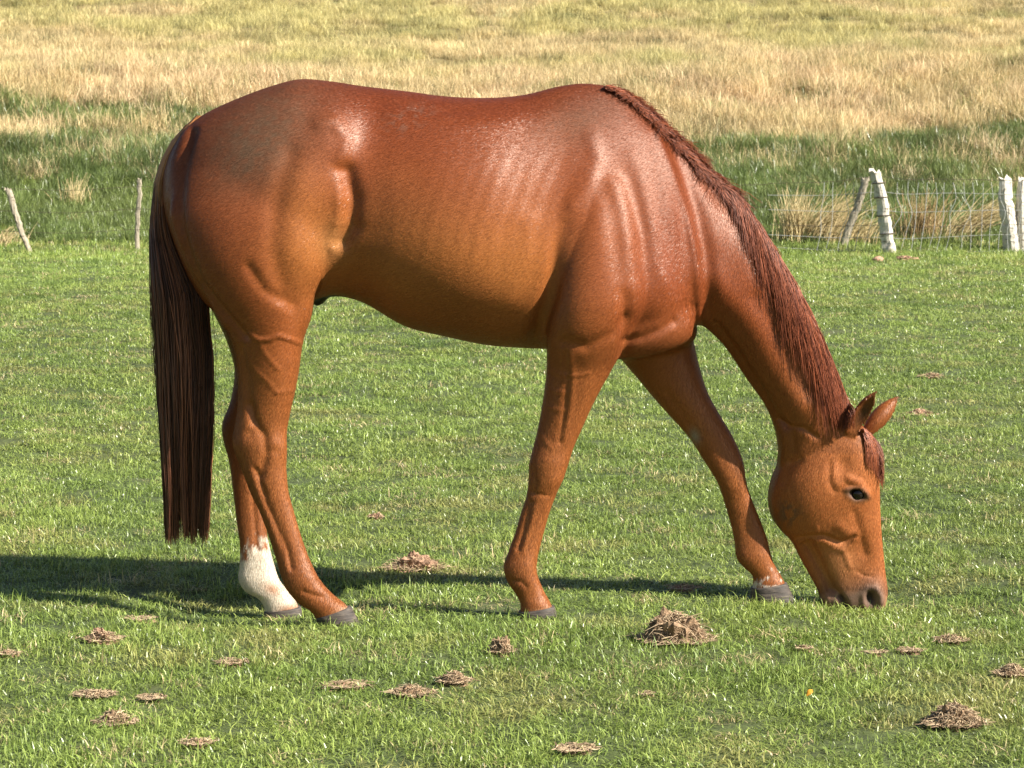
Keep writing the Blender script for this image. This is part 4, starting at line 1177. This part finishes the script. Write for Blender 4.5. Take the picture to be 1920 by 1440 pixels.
lw = empty('fence_wire', (float(at(130, 350, 29.7)[0]), 29.7, float(at(130, 350, 29.7)[1])))
tag(lw, 'thin sagging wires strung between the two stakes left of the horse', 'wire')
for yy in (350, 392, 430):
    wire('wire_strand', [(-160, yy - 6), (24, yy + 4), (140, yy + 7), (261, yy), (400, yy + 5), (700, yy + 6), (1000, yy + 4), (1440, yy - 4)], 29.68, .003, M_RUSTY, lw)

# ------------------------------------------------------------------ reed clumps by the fence
def reeds(label, base, Y, n, spread, h0, h1, leanx, col, seed, droop=.3):
    g = np.random.default_rng(seed); s = 8
    bx, _ = at(base[0], base[1], Y); bx = float(bx); bz = float(ground_z(bx, Y))
    P = np.zeros((n, s, 3)); t = np.linspace(0, 1, s)
    for i in range(n):
        o = np.array([g.normal(0, spread), g.normal(0, spread * .5), -.03]); h = g.uniform(h0, h1)
        lx = g.normal(leanx, .22); ly = g.normal(0, .2); dr = abs(g.normal(droop, .2))
        P[i, :, 0] = o[0] + lx * h * t ** 1.4; P[i, :, 1] = o[1] + ly * h * t ** 1.4
        P[i, :, 2] = o[2] + h * (t - dr * t ** 2.2 * .6)
    ton = hair_tones(n, col[0], col[1], .2, g)
    ob = strands('reed_clump', P, g.uniform(.004, .008, n), ton, M_STRAW, None, .4)
    ob.location = (bx, Y, bz)
    return tag(ob, label, 'reeds', 'dry reed clumps along the fence')
STRAWC = ((.42, .32, .15), (.70, .57, .32)); GREENC = ((.10, .15, .04), (.30, .30, .11))
reeds('tall upright straw reed clump behind the fence next to the mane', (1488, 446), 31.0, 170, .10, .5, 1.02, .02, STRAWC, 1, .1)
reeds('wide straw reed clump leaning right behind the slanted stake', (1535, 452), 31.2, 260, .24, .4, 1.0, .55, STRAWC, 2, .35)
reeds('low straw reed clump between slanted stake and pale log', (1600, 448), 31.0, 130, .16, .3, .6, .4, STRAWC, 3, .4)
reeds('brownish reed clump behind the middle of the netting', (1728, 440), 31.4, 150, .16, .5, .95, .05, ((.30, .20, .09), (.52, .38, .19)), 4, .15)
reeds('bent straw reed clump bowed over beside the split trunk', (1800, 436), 31.4, 180, .16, .6, 1.05, .75, STRAWC, 5, .55)
reeds('sparse pale reed clump near the left leaning stake', (140, 360), 34.5, 60, .12, .4, .75, .05, STRAWC, 6, .15)
reeds('flattened straw reed clump behind the leaning left stake', (8, 440), 30.6, 70, .18, .25, .5, .4, STRAWC, 7, .6)
reeds('small bright straw tuft in the rank grass left of the thin stake', (135, 395), 33.0, 60, .06, .15, .3, .2, STRAWC, 8, .6)

# ------------------------------------------------------------------ clods of earth and dead grass
def clod(px, py, w, h, kind, label, seed):
    g = np.random.default_rng(seed)
    (gx_, gy_, _), _, _ = CL[seed]
    m = (gy_ - CAM_Y) / F_PX; W, H = w * m, h * m * .95
    gz = float(ground_z(gx_, gy_))
    root = empty('turf_clod', (gx_, gy_, gz))
    nu, nvv = 30, 13; Vv = []; Tn = []
    lob = [(g.uniform(-.25, .25), g.uniform(-.15, .15), g.uniform(.5, .9)) for _ in range(3)]
    for i in range(nvv + 1):
        a = math.pi * .5 * i / nvv
        for j in range(nu):
            f = 2 * math.pi * j / nu
            x = math.cos(f) * math.cos(a); y = math.sin(f) * math.cos(a); z = math.sin(a)
            nn = .35 + 1.1 * float(fbm(np.array(x * 2.6 + z * .9 + seed * 3.1), np.array(y * 2.6 + z * 1.7 + seed), 5)) + g.normal(0, .07)
            Vv.append((x * W * .5 * nn, y * W * .42 * nn, z * H * .95 * nn - .010))
            c = np.array([.27, .18, .11]) if kind != 1 else np.array([.33, .205, .135])
            Tn.append(c * (.55 + .9 * g.random()))
    Fv = [(i * nu + j, i * nu + (j + 1) % nu, (i + 1) * nu + (j + 1) % nu, (i + 1) * nu + j) for i in range(nvv) for j in range(nu)]
    o = new_mesh_object('earth_lump', np.array(Vv), Fv, M_SOIL, root, smooth=False); point_colors(o, np.array(Tn), 'tone')
    n = {1: 120, 2: 520, 3: 220}[kind]; n = int(1.7 * n * min(1.5, max(.5, w / 60)))
    s = 5; P = np.zeros((n, s, 3)); t = np.linspace(0, 1, s)
    for i in range(n):
        f = g.random() * 6.283; r = math.sqrt(g.random()) * .5 if g.random() < .8 else g.uniform(.4, .68)
        b = np.array([math.cos(f) * r * W, math.sin(f) * r * W * .8, max(0, (1 - (2 * r) ** 2)) ** .6 * H * .85 * g.uniform(.4, 1.0) + (.015 if r > .5 else 0)])
        d = np.array([g.normal(0, 1), g.normal(0, 1), g.normal(.12, .35)]); d /= np.linalg.norm(d); L = g.uniform(.15, .38) * max(W, .05) * (.8 if kind != 3 else 1.1)
        L = min(L, .055)
        cv = np.array([g.normal(0, .3), g.normal(0, .3), -abs(g.normal(0, .4))])
        P[i] = b + d * L * (t[:, None] - .3) + cv * L * t[:, None] ** 2
        P[i, :, 2] = np.maximum(P[i, :, 2], .012)
    ton = hair_tones(n, (.22, .145, .090), (.56, .43, .27), .3, g)
    st_ = strands('straw', P, g.uniform(.0007, .0018, n), ton, M_STRAW, root, .5); st_['kind'] = 'stuff'
    return tag(root, label, 'clod', 'clods of torn turf on the pasture')
for i, (px, py, w, h, k, l) in enumerate(CLODS): clod(px, py, w, h, k, l, i)

# a stone by the log post and a fallen yellow leaf
def stone():
    x, y, _ = ground_point(1646, 492); z = float(ground_z(x, y)); Vv = []
    nu, nw = 14, 8
    for i in range(nw + 1):
        a = -math.pi / 2 + math.pi * i / nw
        for j in range(nu):
            f = 2 * math.pi * j / nu; k = .8 + .4 * float(fbm(np.array(math.cos(f) * 1.5 + 3), np.array(math.sin(a) * 1.5 + math.sin(f)), 2))
            Vv.append((math.cos(f) * math.cos(a) * .085 * k, math.sin(f) * math.cos(a) * .06 * k, math.sin(a) * .06 * k + .03))
    Fv = [(i * nu + j, i * nu + (j + 1) % nu, (i + 1) * nu + (j + 1) % nu, (i + 1) * nu + j) for i in range(nw) for j in range(nu)]
    o = new_mesh_object('field_stone', np.array(Vv), Fv, M_STONE, None, smooth=False); o.location = (x, y, z)
    tag(o, 'pinkish stone lying in the grass before the pale log post', 'stone')
stone()
def leaf():
    x, y, _ = ground_point(1518, 1332); z = float(ground_z(x, y)) + .042; n = 9; Vv = []
    for i in range(n):
        t = i / (n - 1); w = .011 * math.sin(math.pi * min(1, t * .92 + .06)) ** .7
        for k, s in enumerate((-1, 0, 1)):
            for dz in (0, .0012):
                Vv.append((t * .034 - .017, s * w, .008 * math.sin(t * 2.6) + abs(s) * .006 + dz))
    Fv = []
    for i in range(n - 1):
        a, b = i * 6, (i + 1) * 6
        Fv += [(a + 1, a + 3, b + 3, b + 1), (a + 3, a + 5, b + 5, b + 3), (a, b, b + 2, a + 2), (a + 2, b + 2, b + 4, a + 4), (a, a + 1, b + 1, b), (a + 4, b + 4, b + 5, a + 5)]
    o = new_mesh_object('fallen_leaf', np.array(Vv), Fv, M_LEAF); o.location = (x, y, z); o.rotation_euler = (.5, -.5, .6); o.scale = (.65, .65, .65)
    tag(o, 'small orange yellow leaf lying in the foreground grass', 'leaf')
leaf()
